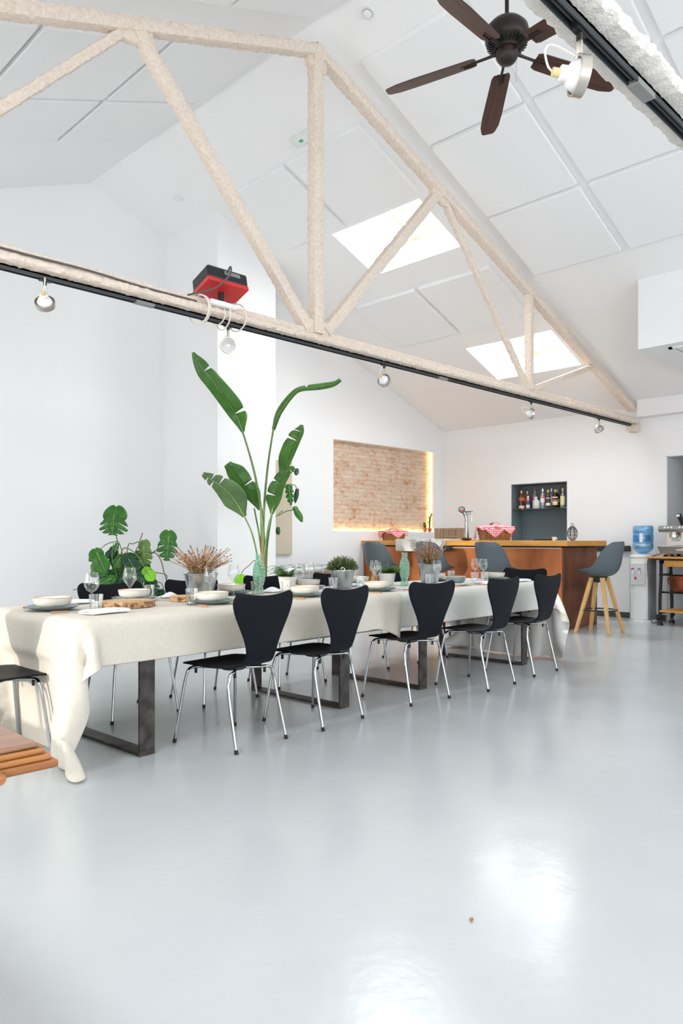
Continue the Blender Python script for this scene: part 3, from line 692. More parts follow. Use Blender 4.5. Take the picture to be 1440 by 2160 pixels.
# ---------------------------------------------------------------- foreground board table (only its corner is in the picture)
t = thing('side_table', 'wooden table corner with layered edge at the lower left, nearest the camera', 'table', (.545, 1.288, 0))
y1 = 1.0
bw = woodmat('board_wood', (.235, .115, .065), (.32, .17, .10), axis=0, rough=.25)
be = woodmat('board_edge', (.22, .075, .018), (.40, .165, .048), axis=0, rough=.5)
obj('tabletop', B().box(-1.6, 0, 0, y1, .740, .750), bw, t, bevel=.004)
for i, (dx, dy, z0, z1) in enumerate(((.010,-.005,.729,.740),(.019,-.010,.718,.729),(.029,-.016,.704,.718))):
    obj('edge_layer', B().box(-1.6, dx, dy, y1, z0, z1), be, t, bevel=.004)
kn = B().lathe([(.0,-.006),(.010,-.004),(.013,.004),(.010,.012),(0,.014)], 14, (-.075,-.016,.708), (0,-1,0)); obj('knob', kn, be, t)
for x, y in ((-.55,.3),(-1.5,.3),(-.55,1.0),(-1.5,1.0)): obj('leg', B().box(x-.03, x+.03, y-.03, y+.03, 0, .706), bw, t, bevel=.005)
tag(obj('crumb', B().ico((1.79, 1.26, .006), .007, (1.3, .8, .7)), 'dry'), 'tiny brown crumb on the floor at lower right', 'crumb')
# ---------------------------------------------------------------- the bar
t = thing('bar_counter', 'copper clad bar with a wooden top', 'bar counter', (8.35, 4.55, 0))
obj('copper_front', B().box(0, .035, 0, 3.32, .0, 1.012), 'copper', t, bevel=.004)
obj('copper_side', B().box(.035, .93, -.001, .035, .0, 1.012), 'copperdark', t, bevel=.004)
obj('carcass', B().box(.04, .55, .04, 3.31, .0, 1.012), 'dark', t)
obj('shadow_gap', B().box(.02, .90, .02, 3.31, 1.012, 1.030), 'dark', t)  # dark strip standing in for the shade in the gap under the top
obj('trim_wire', B().tube([(-.004,.0,1.004),(-.004,1.7,1.004)], .005, 6), 'offwhite', t)
obj('wooden_top', B().box(-.05, .60, -.10, 1.715, 1.030, 1.098).box(.60, 1.0, -.10, .45, 1.030, 1.098), 'counter', t, bevel=.005)
obj('wooden_top', B().box(-.05, .60, 2.545, 3.32, 1.030, 1.098), 'counter', t, bevel=.005)
tag(obj('stone_basin', B().box(8.19, 8.80, 6.27, 7.09, .945, 1.122).box(8.72, 8.98, 6.0, 6.27, 1.099, 1.122), 'stone', bevel=.008), 'pale marble block set into the bar between the wooden tops', 'stone slab')
obj('support', B().box(8.24, 8.30, 6.18, 6.265, .95, 1.03), 'dark', bpy.data.objects['stone_basin'])
# bar stools
def stool(label):
    t = thing('bar_stool', label, 'bar stool', (0, 0, 0), 0, 'grey bucket bar stools on oak legs')
    up_ = [(.222,.728,.13),(.20,.738,.185),(.10,.745,.215),(.02,.750,.225),(-.035,.782,.226),(-.10,.86,.222),(-.15,.93,.214),(-.20,1.0,.203),(-.245,1.06,.185),(-.275,1.085,.16),(-.285,1.092,.125)]
    lo_ = [(.222,.722),(.195,.716),(.11,.694),(.02,.668),(-.09,.664),(-.20,.705),(-.248,.80),(-.265,.92),(-.285,1.015),(-.292,1.065),(-.293,1.086)]
    nk = 16; n = len(up_); q = B()
    def edge(i, u):
        y, z, w = up_[i]; dz = .024*u**4*min(1, i/2) if i < 6 else .010*u**4; dy = .060*u*u*max(0, min(1, (i-3)/3))
        if i >= n-3: dz -= .018*u*u
        return Vector((u*w, y+dy, z+dz))
    A = []; Lw = []
    for i in range(n):
        for k in range(nk+1):
            u = -1+2*k/nk; p = edge(i, u); A.append(p); f = (1-abs(u)**2.6)**.7; Lw.append(p+Vector((0, lo_[i][0]-up_[i][0], lo_[i][1]-up_[i][1]))*f+Vector((0, 0, -.004)))
    fs = [(i*(nk+1)+k, (i+1)*(nk+1)+k, (i+1)*(nk+1)+k+1, i*(nk+1)+k+1) for i in range(n-1) for k in range(nk)]; N_ = len(A)
    ring = [k for k in range(nk+1)]+[i*(nk+1)+nk for i in range(1, n)]+[(n-1)*(nk+1)+k for k in range(nk-1, -1, -1)]+[i*(nk+1) for i in range(n-2, 0, -1)]
    q.add(A+Lw, fs+[tuple(v+N_ for v in f[::-1]) for f in fs]+[(a, b_, b_+N_, a+N_) for a, b_ in zip(ring, ring[1:]+ring[:1])])
    obj('seat_shell', q, 'stool', t, sub=1)
    obj('seat_cushion', B().grid(lambda a, b_: ((b_-.5)*.37, -.02+a*.22, .742+.020*max(0, 1-(2*a-1)**4)*max(0, 1-(2*b_-1)**4)), 10, 10), 'stool', t)
    obj('hub', B().hexa([(-.05,-.05,.60),(.05,-.05,.60),(.05,.05,.60),(-.05,.05,.60),(-.075,-.075,.668),(.075,-.075,.668),(.075,.075,.668),(-.075,.075,.668)]), 'black', t, bevel=.006)
    for sx in (-1, 1):
        for sy in (-1, 1):
            a, b_ = .018, .024
            lg = B().hexa([(sx*.205-a, sy*.205-a, 0), (sx*.205+a, sy*.205-a, 0), (sx*.205+a, sy*.205+a, 0), (sx*.205-a, sy*.205+a, 0),
                           (sx*.066-b_, sy*.066-b_, .66), (sx*.066+b_, sy*.066-b_, .66), (sx*.066+b_, sy*.066+b_, .66), (sx*.066-b_, sy*.066+b_, .66)])
            obj('leg', lg, 'oak', t, bevel=.004)
    obj('footring', B().tube([(.200*math.cos(k*PI/18), .200*math.sin(k*PI/18), .27) for k in range(37)], .008, 8, False), 'black', t)
    return t
s0 = stool('grey bar stool standing alone at the right end of the bar'); s0.location = (8.505, 4.14, 0); s0.rotation_euler = (0, 0, math.radians(2))
dup(s0, (7.93, 5.22, 0), math.radians(-90), 'grey bar stool in front of the bar below the larger picnic basket')
dup(s0, (7.93, 6.16, 0), math.radians(-92), 'grey bar stool in front of the marble block, behind the far heather pail')
dup(s0, (7.93, 7.12, 0), math.radians(-88), 'grey bar stool farthest left, by the white wall')
# ---------------------------------------------------------------- things on the bar
BT = 1.099
def basket(x, y, rz, sc, label, label2):
    t = thing('picnic_basket', label, 'basket', (x, y, BT), rz)
    h = .125*sc; a, b_ = .185*sc, .125*sc; q = B(); sl = B(); n = 44
    def el(k, f, z): 
        an = 2*PI*k/n; c_, s_ = math.cos(an), math.sin(an); e = (abs(c_)**3+abs(s_)**3)**(-1/3)
        return (a*f*c_*e, b_*f*s_*e, z)
    q.add([el(k, .84, .004) for k in range(n)]+[el(k, .97, h) for k in range(n)], [(k, (k+1) % n, (k+1) % n+n, k+n) for k in range(n)]+[tuple(range(n))[::-1]])
    obj('basket_body', q, 'wicker', t)
    for k in range(n):
        p0, p1 = Vector(el(k-.34, .86, .0)), Vector(el(k+.34, .86, .0)); p2, p3 = Vector(el(k+.34, 1.0, h)), Vector(el(k-.34, 1.0, h)); o_ = Vector((p0.x, p0.y, 0)).normalized()*.004
        sl.add([p0, p1, p2, p3, p0+o_, p1+o_, p2+o_, p3+o_], [(0,3,2,1),(4,5,6,7),(0,1,5,4),(1,2,6,5),(2,3,7,6),(3,0,4,7)])
    obj('splints', sl, 'wicker', t)
    bd = B(); 
    for z, f in ((.008, .88), (h*.55, .95), (h-.004, 1.015)): bd.tube([el(k, f, z) for k in range(n+1)], .006*sc, 6, False)
    obj('woven_bands', bd, 'wicker', t)
    hd = [(math.cos(k*PI/12)*a*.2, -math.cos(k*PI/12)*b_*1.02, h*.8+.085*sc*math.sin(k*PI/12)) for k in range(13)]
    hh = B(); vs = []
    for p in hd: vs += [(p[0]-.016*sc, p[1], p[2]), (p[0]+.016*sc, p[1], p[2]), (p[0]+.016*sc, p[1], p[2]+.006), (p[0]-.016*sc, p[1], p[2]+.006)]
    fs = []
    for i in range(12):
        for j in range(4): c_ = i*4; fs.append((c_+j, c_+(j+1) % 4, c_+4+(j+1) % 4, c_+4+j))
    hh.add(vs, fs); obj('handle', hh, 'handle', t).rotation_euler = (0, 0, math.radians(58))
    # gingham napkin: pad over the rim with pointed corners hanging outside
    g = B()
    pad = lambda u, v: (a*1.0*(2*u-1)*(1-.1*(2*v-1)**2), b_*1.0*(2*v-1)*(1-.1*(2*u-1)**2), h+.012+.030*sc*(1-(2*u-1)**4)*(1-(2*v-1)**4)+.006*math.sin(u*17+v*9))
    g.grid(pad, 14, 12, lambda u, v: (u*.37, v*.25))
    def flap(an, wid, ln, out=.012):
        c_, s_ = math.cos(an), math.sin(an); ee = (abs(c_)**3+abs(s_)**3)**(-1/3); base = Vector((a*c_*ee, b_*s_*ee, h+.012)); tn = Vector((-s_*a, c_*b_, 0)).normalized(); o_ = Vector((c_*b_, s_*a, 0)).normalized()
        def f(u, v):
            w = wid*(1-v)**.9; s_ = (2*u-1)
            return base+tn*(s_*w+.03*v)+o_*(-.012+.03*min(1, v*4)+out*math.sin(u*8+v*2)*v+.018*v)+Vector((0, 0, -ln*v+.014*(1-min(1, v*4))))
        g.grid(f, 10, 10, lambda u, v: ((u-.5)*wid*2*(1-v)**.9+.5, v*ln))
    flap(math.radians(215), .12*sc, .115*sc); flap(math.radians(300), .13*sc, .105*sc); flap(math.radians(262)+.0, .10*sc, .03*sc); flap(math.radians(350), .10*sc, .07*sc); flap(math.radians(60), .12*sc, .09*sc); flap(math.radians(150), .12*sc, .09*sc)
    o = obj('gingham_cloth', g, 'gingham', None, solid=.002); o.location = (x, y, BT); o.rotation_euler = (0, 0, rz); tag(o, label2, 'cloth')
basket(8.55, 5.64, math.radians(-97), 1.28, 'larger wicker picnic basket on the bar, near the beer tap', 'red and white gingham cloth over the larger picnic basket')
basket(8.62, 7.50, math.radians(-70), .98, 'smaller wicker picnic basket on the left end of the bar', 'red and white gingham cloth over the smaller picnic basket')
t = thing('wooden_crate', 'weathered wooden crate lying behind the marble block', 'crate', (8.80, 6.55, 1.123), 0)
t.rotation_euler = (0, 0, math.radians(-4))
for k in range(8): obj('slat', B().box(-.11, -.098, -.22+k*.056, -.172+k*.056, 0, .155), 'crate', t, bevel=.002)
for z in (.02, .12): obj('batten', B().box(-.118, -.110, -.225, .02, z, z+.03), 'crate', t, bevel=.002)
obj('side_board', B().box(-.098, .11, -.22, -.208, 0, .155).box(-.098, .11, .216, .228, 0, .155).box(.098, .11, -.22, .228, 0, .155), 'crate', t); obj('bottom_board', B().box(-.098, .098, -.208, .216, 0, .012), 'crate', t)
t = thing('beer_tap', 'chrome beer tap column with a dark round badge', 'beer tap', (8.52, 6.08, BT), math.radians(0))
obj('base_flange', B().lathe([(.03,0),(.05,.004),(.075,.022),(.078,.03),(.05,.036),(.03,.05)], 32), mat('tap_bronze', (.16,.085,.04), .3, .8), t)
cp = catmull([(0,0,.03),(0,0,.12),(0,0,.22),(-.002,.0,.30),(-.01,.012,.355),(-.03,.030,.40)], 6)
obj('column', B().tube(cp, [.040-.018*min(1, i/12) if i < 14 else .022+.006*min(1, (i-14)/12) for i in range(len(cp))], 20), 'chrome', t)
bdg = obj('badge', B().lathe([(0,.0),(.046,.0),(.046,.014),(.040,.018),(0,.018)], 32, (-.048,.040,.425), (-.75,-.35,.25)), mat('badge_dark', (.025, .04, .055), .3), t)
obj('badge_band', B().lathe([(0,.0185),(.038,.0185),(.038,.0195),(0,.0195)], 32, (-.048,.040,.425), (-.75,-.35,.25)), mat('badge_blue', (.10, .15, .19), .35), bdg)
A_ = Vector((-.75,-.35,.25)).normalized(); ct = Vector((-.048,.040,.425))+A_*.0205; ux = Vector((.35,-.75,0)).normalized(); uy = A_.cross(ux)*-1 if A_.cross(ux).z < 0 else A_.cross(ux)
rb = B(); pts = [(.036*math.cos(a), .036*math.sin(a)) for a in [PI+.35+(PI-.7)*k/10 for k in range(11)]]
rb.add([ct+ux*p+uy*q for p, q in pts], [tuple(range(11))]); obj('badge_stripe', rb, mat('badge_red', (.6, .04, .06), .4), bdg)
wb = B()
for i, (yy, w) in enumerate(((.018,.018),(.006,.026),(-.004,.022))): wb.add([ct+ux*(-w)+uy*yy, ct+ux*w+uy*yy, ct+ux*w+uy*(yy+.004), ct+ux*(-w)+uy*(yy+.004)], [(0,1,2,3)])
obj('badge_lettering', wb, 'offwhite', bdg)
obj('spout', B().tube(catmull([(-.02,.01,.372),(.0,-.05,.372),(.01,-.085,.372)], 5), .013, 12).tube([(.01,-.085,.385),(.01,-.085,.30)], .009, 10).tube([(.01,-.085,.30),(.01,-.085,.265)], .005, 8), 'chrome', t)
obj('tap_lever', B().tube([(-.03,.0,.395),(.0,-.055,.398),(.008,-.10,.398)], [.008,.006,.004], 8), 'black', t)
# tray, cup, wire ornament, niche cacti
t = thing('serving_tray', 'silver tray lying on the bar before the bottle niche', 'tray', (8.75, 5.0, BT))
obj('tray_body', B().lathe([(0,.003),(.13,.003),(.16,.016),(.163,.016),(.135,0),(0,0)], 36), 'chrome', t)
t = thing('cup', 'small white cup beside the silver tray on the bar', 'cup', (8.62, 4.80, BT))
obj('cup_body', B().lathe([(0,.002),(.018,0),(.024,.012),(.030,.045),(.028,.045),(.022,.012),(0,.006)], 24), 'white', t); obj('handle', B().tube(catmull([(.026,-.0,.036),(.045,-.012,.034),(.044,-.012,.018),(.024,0,.014)], 5), .0035, 8), 'white', t)
t = thing('wire_ornament', 'brown wire bird cage ornament with wire petals, at the corner of the bar', 'ornament', (8.62, 4.55, BT), math.radians(45))
q = B()
for k in range(10):
    a = PI*k/10; q.tube([(.075*math.sin(b_)*math.cos(a)*(1-.12*math.cos(b_)), .06*math.sin(b_)*math.sin(a), .088-.088*math.cos(b_)*(1 if b_ > PI/2 else 1)) for b_ in [PI*2*i/28 for i in range(29)]], .0018 if k else .005, 5, False)
for z, r in ((.03,.055),(.07,.075),(.11,.07),(.14,.05)): q.tube([(r*math.cos(i*PI/12)*.98, r*.8*math.sin(i*PI/12), z) for i in range(25)], .0022, 5, False)
obj('wire_body', q, 'wire', t)
q = B()
for k in range(9):
    a = math.radians(-30+240*k/8); c_ = Vector((.085*math.cos(a), 0, .115+.085*math.sin(a))); d = Vector((math.cos(a), 0, math.sin(a))); s_ = Vector((-d.z, 0, d.x))
    q.tube([c_+d*(.026*math.cos(i*PI/8))+s_*(.020*math.sin(i*PI/8)) for i in range(17)], .0014, 5, False)
obj('petals', q, 'wire', t); obj('face_plate', B().lathe([(0,0),(.042,0),(.042,.003),(0,.003)], 24, (0,-.05,.075), (0,-1,0)), 'white', t); obj('feet', B().tube([(-.02,0,.004),(-.05,-.03,.003)], .002, 5).tube([(.02,0,.004),(.06,-.02,.003)], .002, 5), 'wire', t)
t = thing('cactus_pot', 'small cactus in a terracotta pot in the right corner of the brick niche', 'plant', (9.92, 7.93, 1.243))
obj('pot', B().lathe([(0,0),(.028,0),(.038,.06),(.041,.06),(.041,.07),(.034,.07),(.032,.06),(0,.06)], 20), 'terracotta', t)
for p, r, sz in (((0,0,.10),.036,(1,1,1.2)),((-.01,0,.14),.030,(1,1,1.1))): obj('cactus_body', B().ico(p, r, sz), 'thyme', t, sub=2)
t = thing('cactus_pot', 'taller cactus in a terracotta pot at the right edge of the brick niche', 'plant', (10.03, 7.915, 1.243))
obj('pot', B().lathe([(0,0),(.028,0),(.036,.055),(.039,.055),(.039,.065),(.032,.065),(.03,.055),(0,.055)], 20), 'terracotta', t)
obj('stem', B().tube(catmull([(0,0,.05),(.005,0,.14),(.0,-.01,.22),(.02,-.015,.29)], 6), [.014]*18+[.008], 10), 'thyme', t)
for p in ((-.02,-.01,.16),(.02,0,.20),(-.012,-.01,.235),(.03,-.015,.30),(.015,0,.13)): obj('offshoot', B().ico(p, .019, (1,1,1.3)), 'thyme', t, sub=1)
# warm strip lights round the niche edge
for nm, bb, lb in (('led_strip', B().box(BN[0]+.004, BN[1]-.004, YB+.070, YB+.082, BN[2]+.003, BN[2]+.010), 'warm light strip along the bottom of the brick niche'), ('led_strip', B().box(BN[1]-.010, BN[1]-.003, YB+.060, YB+.075, BN[2]+.012, BN[3]-.01), 'warm light strip up the right side of the brick niche'),
                   ('led_strip', B().box(BN[0]+.003, BN[0]+.007, YB+.078, YB+.083, BN[2]+.012, BN[3]-.01), 'faint warm light strip up the left side of the brick niche')):
    tag(obj(nm, bb, LED, smooth=False), lb, 'light strip', None)
# bottles on the glass shelf
tag(obj('glass_shelf', B().box(XR+.01, XR+.305, NI[0]+.012, NI[1]-.012, 1.590, 1.600), 'shelfg', bevel=.001), 'green tinted glass shelf in the grey niche', 'shelf')
def bottle(y, x, r, h, shoulder, neck, gl, bands, cap, label, sq=False):
    t = thing('bottle', label, 'bottle', (x, y, 1.600), 0, 'spirit bottles on the glass shelf'); sg = 4 if sq else 20
    k = 1.25 if sq else 1
    bd = obj('bottle_body', B().lathe([(0,0),(r*.94*k,0),(r*k,.006),(r*k,shoulder),(r*.55,shoulder+(h-shoulder)*.28),(neck,shoulder+(h-shoulder)*.45),(neck,h-.03),(0,h-.03)], sg), gl, t, bevel=.004 if sq else 0)
    if sq: t.rotation_euler = (0, 0, math.radians(10))
    for z0, z1, m in bands: obj('label', B().lathe([(r*k*1.012,z0*h),(r*k*1.012,z1*h)], sg, closed=True), m, t)
    obj('cap', B().lathe([(0,h-.045),(neck*1.25,h-.045),(neck*1.3,h),(0,h)], 16), cap, t)
pm = lambda n, c, r=.35, mt=0: mat(n, c, r, mt)
amber = pm('amber_spirit', (.30, .065, .01), .1); redl = pm('label_red', (.62, .12, .05)); wl = pm('label_white', (.82, .80, .78)); crm = pm('label_cream', (.75, .66, .38)); gold = pm('cap_gold', (.62, .38, .12), .3, .6)
blu = pm('label_blue', (.05, .07, .26)); dk = pm('bottle_dark', (.01, .008, .008), .1); frost = pm('bottle_frost', (.75, .76, .80), .3); pink = pm('label_pink', (.62, .22, .22)); brn = pm('bottle_brown', (.09, .035, .02), .1); bl2 = pm('label_black', (.02, .02, .025)); grn = glass('bottle_green', (.75, .86, .78), base=.1, edge=.6, body=.35, bodycol=(.40, .52, .42)); redc = pm('cap_red', (.55, .03, .05), .35); silv = pm('cap_silver', (.75, .77, .78), .25, .5)
cb = glass('bottle_clear', (.86, .90, .90), base=.1, edge=.6, body=.25, bodycol=(.62, .68, .70))
for a in [
 (6.405, 10.47, .037, .295, .185, .013, amber, ((.05,.18,wl),(.2,.42,brn),(.48,.62,redl)), gold, 'amber whisky bottle with red slanted label at the left end of the glass shelf', True),
 (6.335, 10.53, .036, .285, .185, .013, amber, ((.30,.60,redl),), gold, 'amber whisky bottle, second from the left on the glass shelf', True),
 (6.268, 10.44, .030, .205, .12, .012, cb, ((.10,.28,wl),(.34,.62,blu)), silv, 'short clear bottle with a dark blue label on the glass shelf'),
 (6.215, 10.56, .036, .33, .20, .014, cb, ((.42,.56,pink),), redc, 'clear bottle with a tall red cap on the glass shelf'),
 (6.130, 10.45, .045, .185, .125, .016, frost, ((.2,.6,wl),), frost, 'squat frosted white bottle on the glass shelf', True),
 (6.015, 10.45, .036, .305, .20, .013, cb, ((.30,.52,wl),(.55,.64,pink)), silv, 'clear bottle with white label and silver cap in the middle of the glass shelf'),
 (5.935, 10.58, .034, .31, .21, .013, cb, ((.3,.6,wl),), silv, 'clear bottle with pale cap standing behind the brown one on the glass shelf'),
 (5.915, 10.44, .036, .285, .185, .013, brn, ((.14,.28,wl),(.40,.50,bl2),(.52,.56,wl)), gold, 'brown bottle with black and white label on the glass shelf'),
 (5.825, 10.56, .034, .29, .19, .012, brn, ((.3,.5,crm),), gold, 'brown bottle standing behind the black one on the glass shelf'),
 (5.800, 10.45, .042, .285, .195, .013, dk, ((.16,.36,crm),(.38,.46,redl),(.54,.60,wl)), gold, 'black bottle with cream label and golden cap on the glass shelf'),
 (5.668, 10.44, .037, .295, .18, .013, grn, ((.14,.60,crm),), gold, 'green bottle with a yellow label near the right end of the glass shelf'),
 (5.598, 10.50, .022, .20, .15, .012, crm, ((.5,.8,wl),), silv, 'small pale bottle at the right end of the glass shelf')]: bottle(*a)
# ---------------------------------------------------------------- water cooler and espresso station
t = thing('water_cooler', 'white and grey water dispenser against the bar wall', 'water dispenser', (10.05, 4.27, 0))
obj('plinth', B().lathe([(.175,0),(.178,.012),(.170,.035),(.16,.04)], 32), 'white', t)
bd = B(); n = 40
ol = []
for k in range(n):
    a = 2*PI*k/n; c_, s_ = math.cos(a), math.sin(a); e = (abs(c_)**4+abs(s_)**4)**-.25; ol.append((.152*c_*e, .145*s_*e))
obj('side_casing', B().prism([p for p in ol], lambda x, y: (x, y, .038), lambda x, y: (x, y, .865)), mat('casing_grey', (.24,.255,.26), .5), t)
fo = [(x*1.01-.004, y*.965) for x, y in ol if x < -.01]
obj('front_panel', B().prism(fo, lambda x, y: (x, y, .042), lambda x, y: (x, y, .862)), 'white', t)
obj('top_cover', B().lathe([(.155,.862),(.165,.868),(.168,.885),(.158,.905),(.09,.918),(0,.918)], 36), 'white', t)
al = obj('tap_alcove', B().box(-.172, -.150, -.10, .10, .50, .80), mat('alcove', (.66, .68, .69), .4), t, bevel=.008)
for y, m in ((.055, redc), (-.035, mat('tap_blue', (.18, .16, .5), .4))):
    tp = obj('tap', B().tube([(-.165,y,.70),(-.205,y,.70),(-.207,y,.655)], .012, 10), 'white', t); obj('tap_lever', B().box(-.225, -.185, y-.014, y+.014, .712, .730), m, tp, bevel=.004)
obj('warning_mark', B().lathe([(.0,.0),(.016,0),(.016,.002),(0,.002)], 12, (-.173, .03, .595), (-1, 0, 0)), redc, t)
t = thing('water_bottle', 'blue water jug upside down on the dispenser', 'water jug', (10.05, 4.27, .921))
obj('jug', B().lathe([(.0,0),(.03,.0),(.06,.008),(.10,.035),(.128,.065),(.133,.09),(.133,.135),(.127,.145),(.127,.155),(.133,.165),(.133,.255),(.127,.265),(.127,.275),(.133,.285),(.133,.345),(.126,.372),(.11,.382),(0,.384)], 40), 'watg', t)
q = B(); 
def band(q, r, a0, a1, z0, z1, n=8): q.grid(lambda u, v: (r*math.cos(a0+(a1-a0)*u), r*math.sin(a0+(a1-a0)*u), z0+(z1-z0)*v), n, 1)
band(q, .1345, PI*.80, PI*.98, .17, .25); band(q, .1345, PI*1.18, PI*1.38, .17, .25); obj('label', q, 'bluelab', t)
q = B(); band(q, .1345, PI*1.02, PI*1.12, .155, .275, 4); obj('label_stripe', q, 'white', t)
q = B()
for i, (w, h) in enumerate(((.05,.012),(.03,.020),(.02,.026),(.03,.020),(.05,.012),(.04,.018),(.045,.016))):
    a0 = PI*(.93+.065*i); band(q, .1338, a0, a0+.04*PI, .112, .112+h, 2)
obj('lettering', q, 'white', t)
# dark rail on the wall behind the stool
tag(obj('wall_rail', B().box(XR-.05, XR, 4.58, 5.25, .945, 1.025), 'dark', bevel=.004), 'dark flat rail on the white wall behind the lone bar stool', 'wall rail')
t = thing('machine_table', 'small wooden table on black cast iron legs under the coffee machine', 'table', (9.66, 4.035, 0))
obj('tabletop', B().box(-.04, .62, -1.1, 0, .868, .893), 'counter', t, bevel=.004)
obj('under_frame', B().box(0, .58, -1.05, -.05, .846, .868), 'dark', t)
obj('drawer', B().box(.02, .55, -.75, -.19, .765, .845), 'counter', t, bevel=.004)
for yy in (-.11, -.95):
    fr = B()
    for s, x0, x1 in ((-1, .10, .135), (1, .49, .455)):
        fr.tube(catmull([(x1, yy, .845),(x1-.005*s*-1, yy, .60),(x0+.03*-s*-1*0, yy, .35),(x0, yy, .16),(x0+s*.0, yy, .06)], 6), .021, 8)
        fr.hexa([(x0-.05,yy-.025,0),(x0+.05,yy-.025,0),(x0+.05,yy+.025,0),(x0-.05,yy+.025,0),(x0-.02,yy-.018,.05),(x0+.02,yy-.018,.05),(x0+.02,yy+.018,.05),(x0-.02,yy+.018,.05)])
        fr.tube([(x0+s*.02, yy, .10),(x0+s*.06, yy, .115)], .018, 8)
    fr.box(.10, .49, yy-.012, yy+.012, .64, .665).box(.09, .50, yy-.012, yy+.012, .15, .175).box(.1, .49, yy-.012, yy+.012, .80, .845)
    obj('iron_leg', fr, 'iron', t)
obj('cross_rod', B().tube([(.12,-.11,.655),(.12,-.95,.655)], .011, 8).tube([(.12,-.11,.43),(.12,-.95,.43)], .013, 8).tube([(.46,-.11,.43),(.46,-.95,.43)], .013, 8), 'iron', t)
obj('lower_shelf', B().box(.05, .54, -1.0, -.12, .176, .198), 'counter', t, bevel=.003)
t = thing('copper_pot', 'rusty copper pot on the iron rods under the coffee machine', 'pot', (9.84, 3.68, .444))
obj('pot_body', B().lathe([(0,0),(.10,.0),(.135,.03),(.138,.15),(.146,.17),(.146,.20),(.138,.20),(.13,.15),(.12,.03),(0,.02)], 36), 'rust', t)
obj('rim_band', B().lathe([(.140,.150),(.149,.155),(.149,.168),(.141,.172)], 36), 'rust', t); obj('handle', B().tube(catmull([(.0,.14,.15),(0,.17,.17),(0,.17,.10),(0,.14,.09)], 5), .008, 8), 'rust', t)
t = thing('coffee_machine', 'stainless steel coffee machine with black levers at the right edge', 'coffee machine', (9.66, 3.91, .893))
for x in (.06, .50):
    for y in (-.07, -.15, -.70): obj('foot', B().lathe([(.022,0),(.026,.012),(.018,.028)], 16, (x, y, 0)), 'black', t)
obj('drip_tray', B().hexa([(.02,-.78,.035),(.56,-.78,.035),(.56,-.02,.035),(.02,-.02,.035),(-.01,-.80,.135),(.56,-.80,.135),(.56,.015,.135),(-.01,.015,.135)]), 'steel', t, bevel=.005)
obj('back_body', B().box(.20, .55, -.77, -.015, .135, .33), 'steel', t, bevel=.008)
obj('top_housing', B().hexa([(.02,-.78,.315),(.56,-.78,.315),(.56,0,.315),(.02,0,.315),(.0,-.78,.345),(.56,-.78,.345),(.56,0,.345),(.0,0,.345)]), 'steel', t, bevel=.004)
obj('control_panel', B().hexa([(-.005,-.78,.345),(.56,-.78,.345),(.56,.005,.345),(-.005,.005,.345),(.02,-.78,.395),(.56,-.78,.395),(.56,.0,.395),(.02,.0,.395)]), 'greyplastic', t, bevel=.004)
for y in (-.085, -.125, -.165, -.27, -.31, -.35): obj('button', B().lathe([(.013,0),(.013,.006),(.009,.008),(0,.007)], 16, (.004, y, .370), (-1, 0, .4)), 'white', t)
for y in (-.15, -.38, -.60):
    gh = obj('group_head', B().lathe([(.045,.318),(.045,.29),(.05,.285),(.05,.245),(.04,.24),(0,.24)], 24, (.12, y, 0)), 'nickel', t); obj('gasket', B().lathe([(.042,.322),(.042,.306)], 24, (.12, y, 0)), 'black', gh)
    obj('gauge_plate', B().box(.185, .2, y-.05, y+.05, .20, .29), 'chrome', t, bevel=.006)
for y in (-.205, -.43):
    lv = obj('lever', B().hexa([(.30,y-.03,.39),(.33,y-.03,.39),(.33,y+.03,.39),(.30,y+.03,.39),(.27,y+.025,.555),(.30,y+.025,.555),(.30,y+.085,.555),(.27,y+.085,.555)]), 'black', t, bevel=.006)
    obj('lever_plate', B().box(.262, .266, y+.035, y+.075, .515, .545), 'white', lv)
# relief lettering along the tray: small raised letters, not legible in the photo
q = B()
for i in range(9): q.box(-.006, .0, -.245-i*.020, -.232-i*.020, .078, .094+.010*(i in (3, 4)))
obj('lettering', q, 'white', t)
obj('power_cord', B().tube([(x-9.66, y-3.91, z-.893) for x, y, z in catmull([(9.85,3.93,.93),(9.78,4.02,.90),(9.74,4.075,.84),(9.74,4.07,.60),(9.73,4.02,.35),(9.76,4.03,.16),(9.84,4.07,.03),(9.96,4.06,.008),(10.16,4.10,.008),(10.34,4.14,.10)], 6)], .006, 6), 'cable', t)
# silver duct elbow lying behind the chairs, tall beige panel on the wall
t = thing('air_duct', 'silver spiral air duct running low along the white wall behind the chairs', 'duct', (6.75, 7.62, 0))
dp = catmull([(-.33,0,0),(-.33,0,.48),(-.29,0,.60),(-.20,0,.655),(.2,0,.66),(.62,0,.66),(.74,0,.60),(.79,0,.47),(.79,0,0)], 7)
obj('duct_pipe', B().tube(dp, .112, 28), 'duct', t)
q = B()
for i in range(3, len(dp)-3, 4):
    d = (dp[i+1]-dp[i-1]).normalized(); q.lathe([(.113,-.004),(.118,0),(.113,.004)], 28, dp[i], d, closed=True)
obj('seam_rings', q, 'duct', t)
tag(obj('wall_panel', B().box(6.42, 6.875, YB-.035, YB-.002, .905, 2.2), 'beige', bevel=.003), 'tall narrow beige panel on the white wall beside the pillar', 'wall panel')
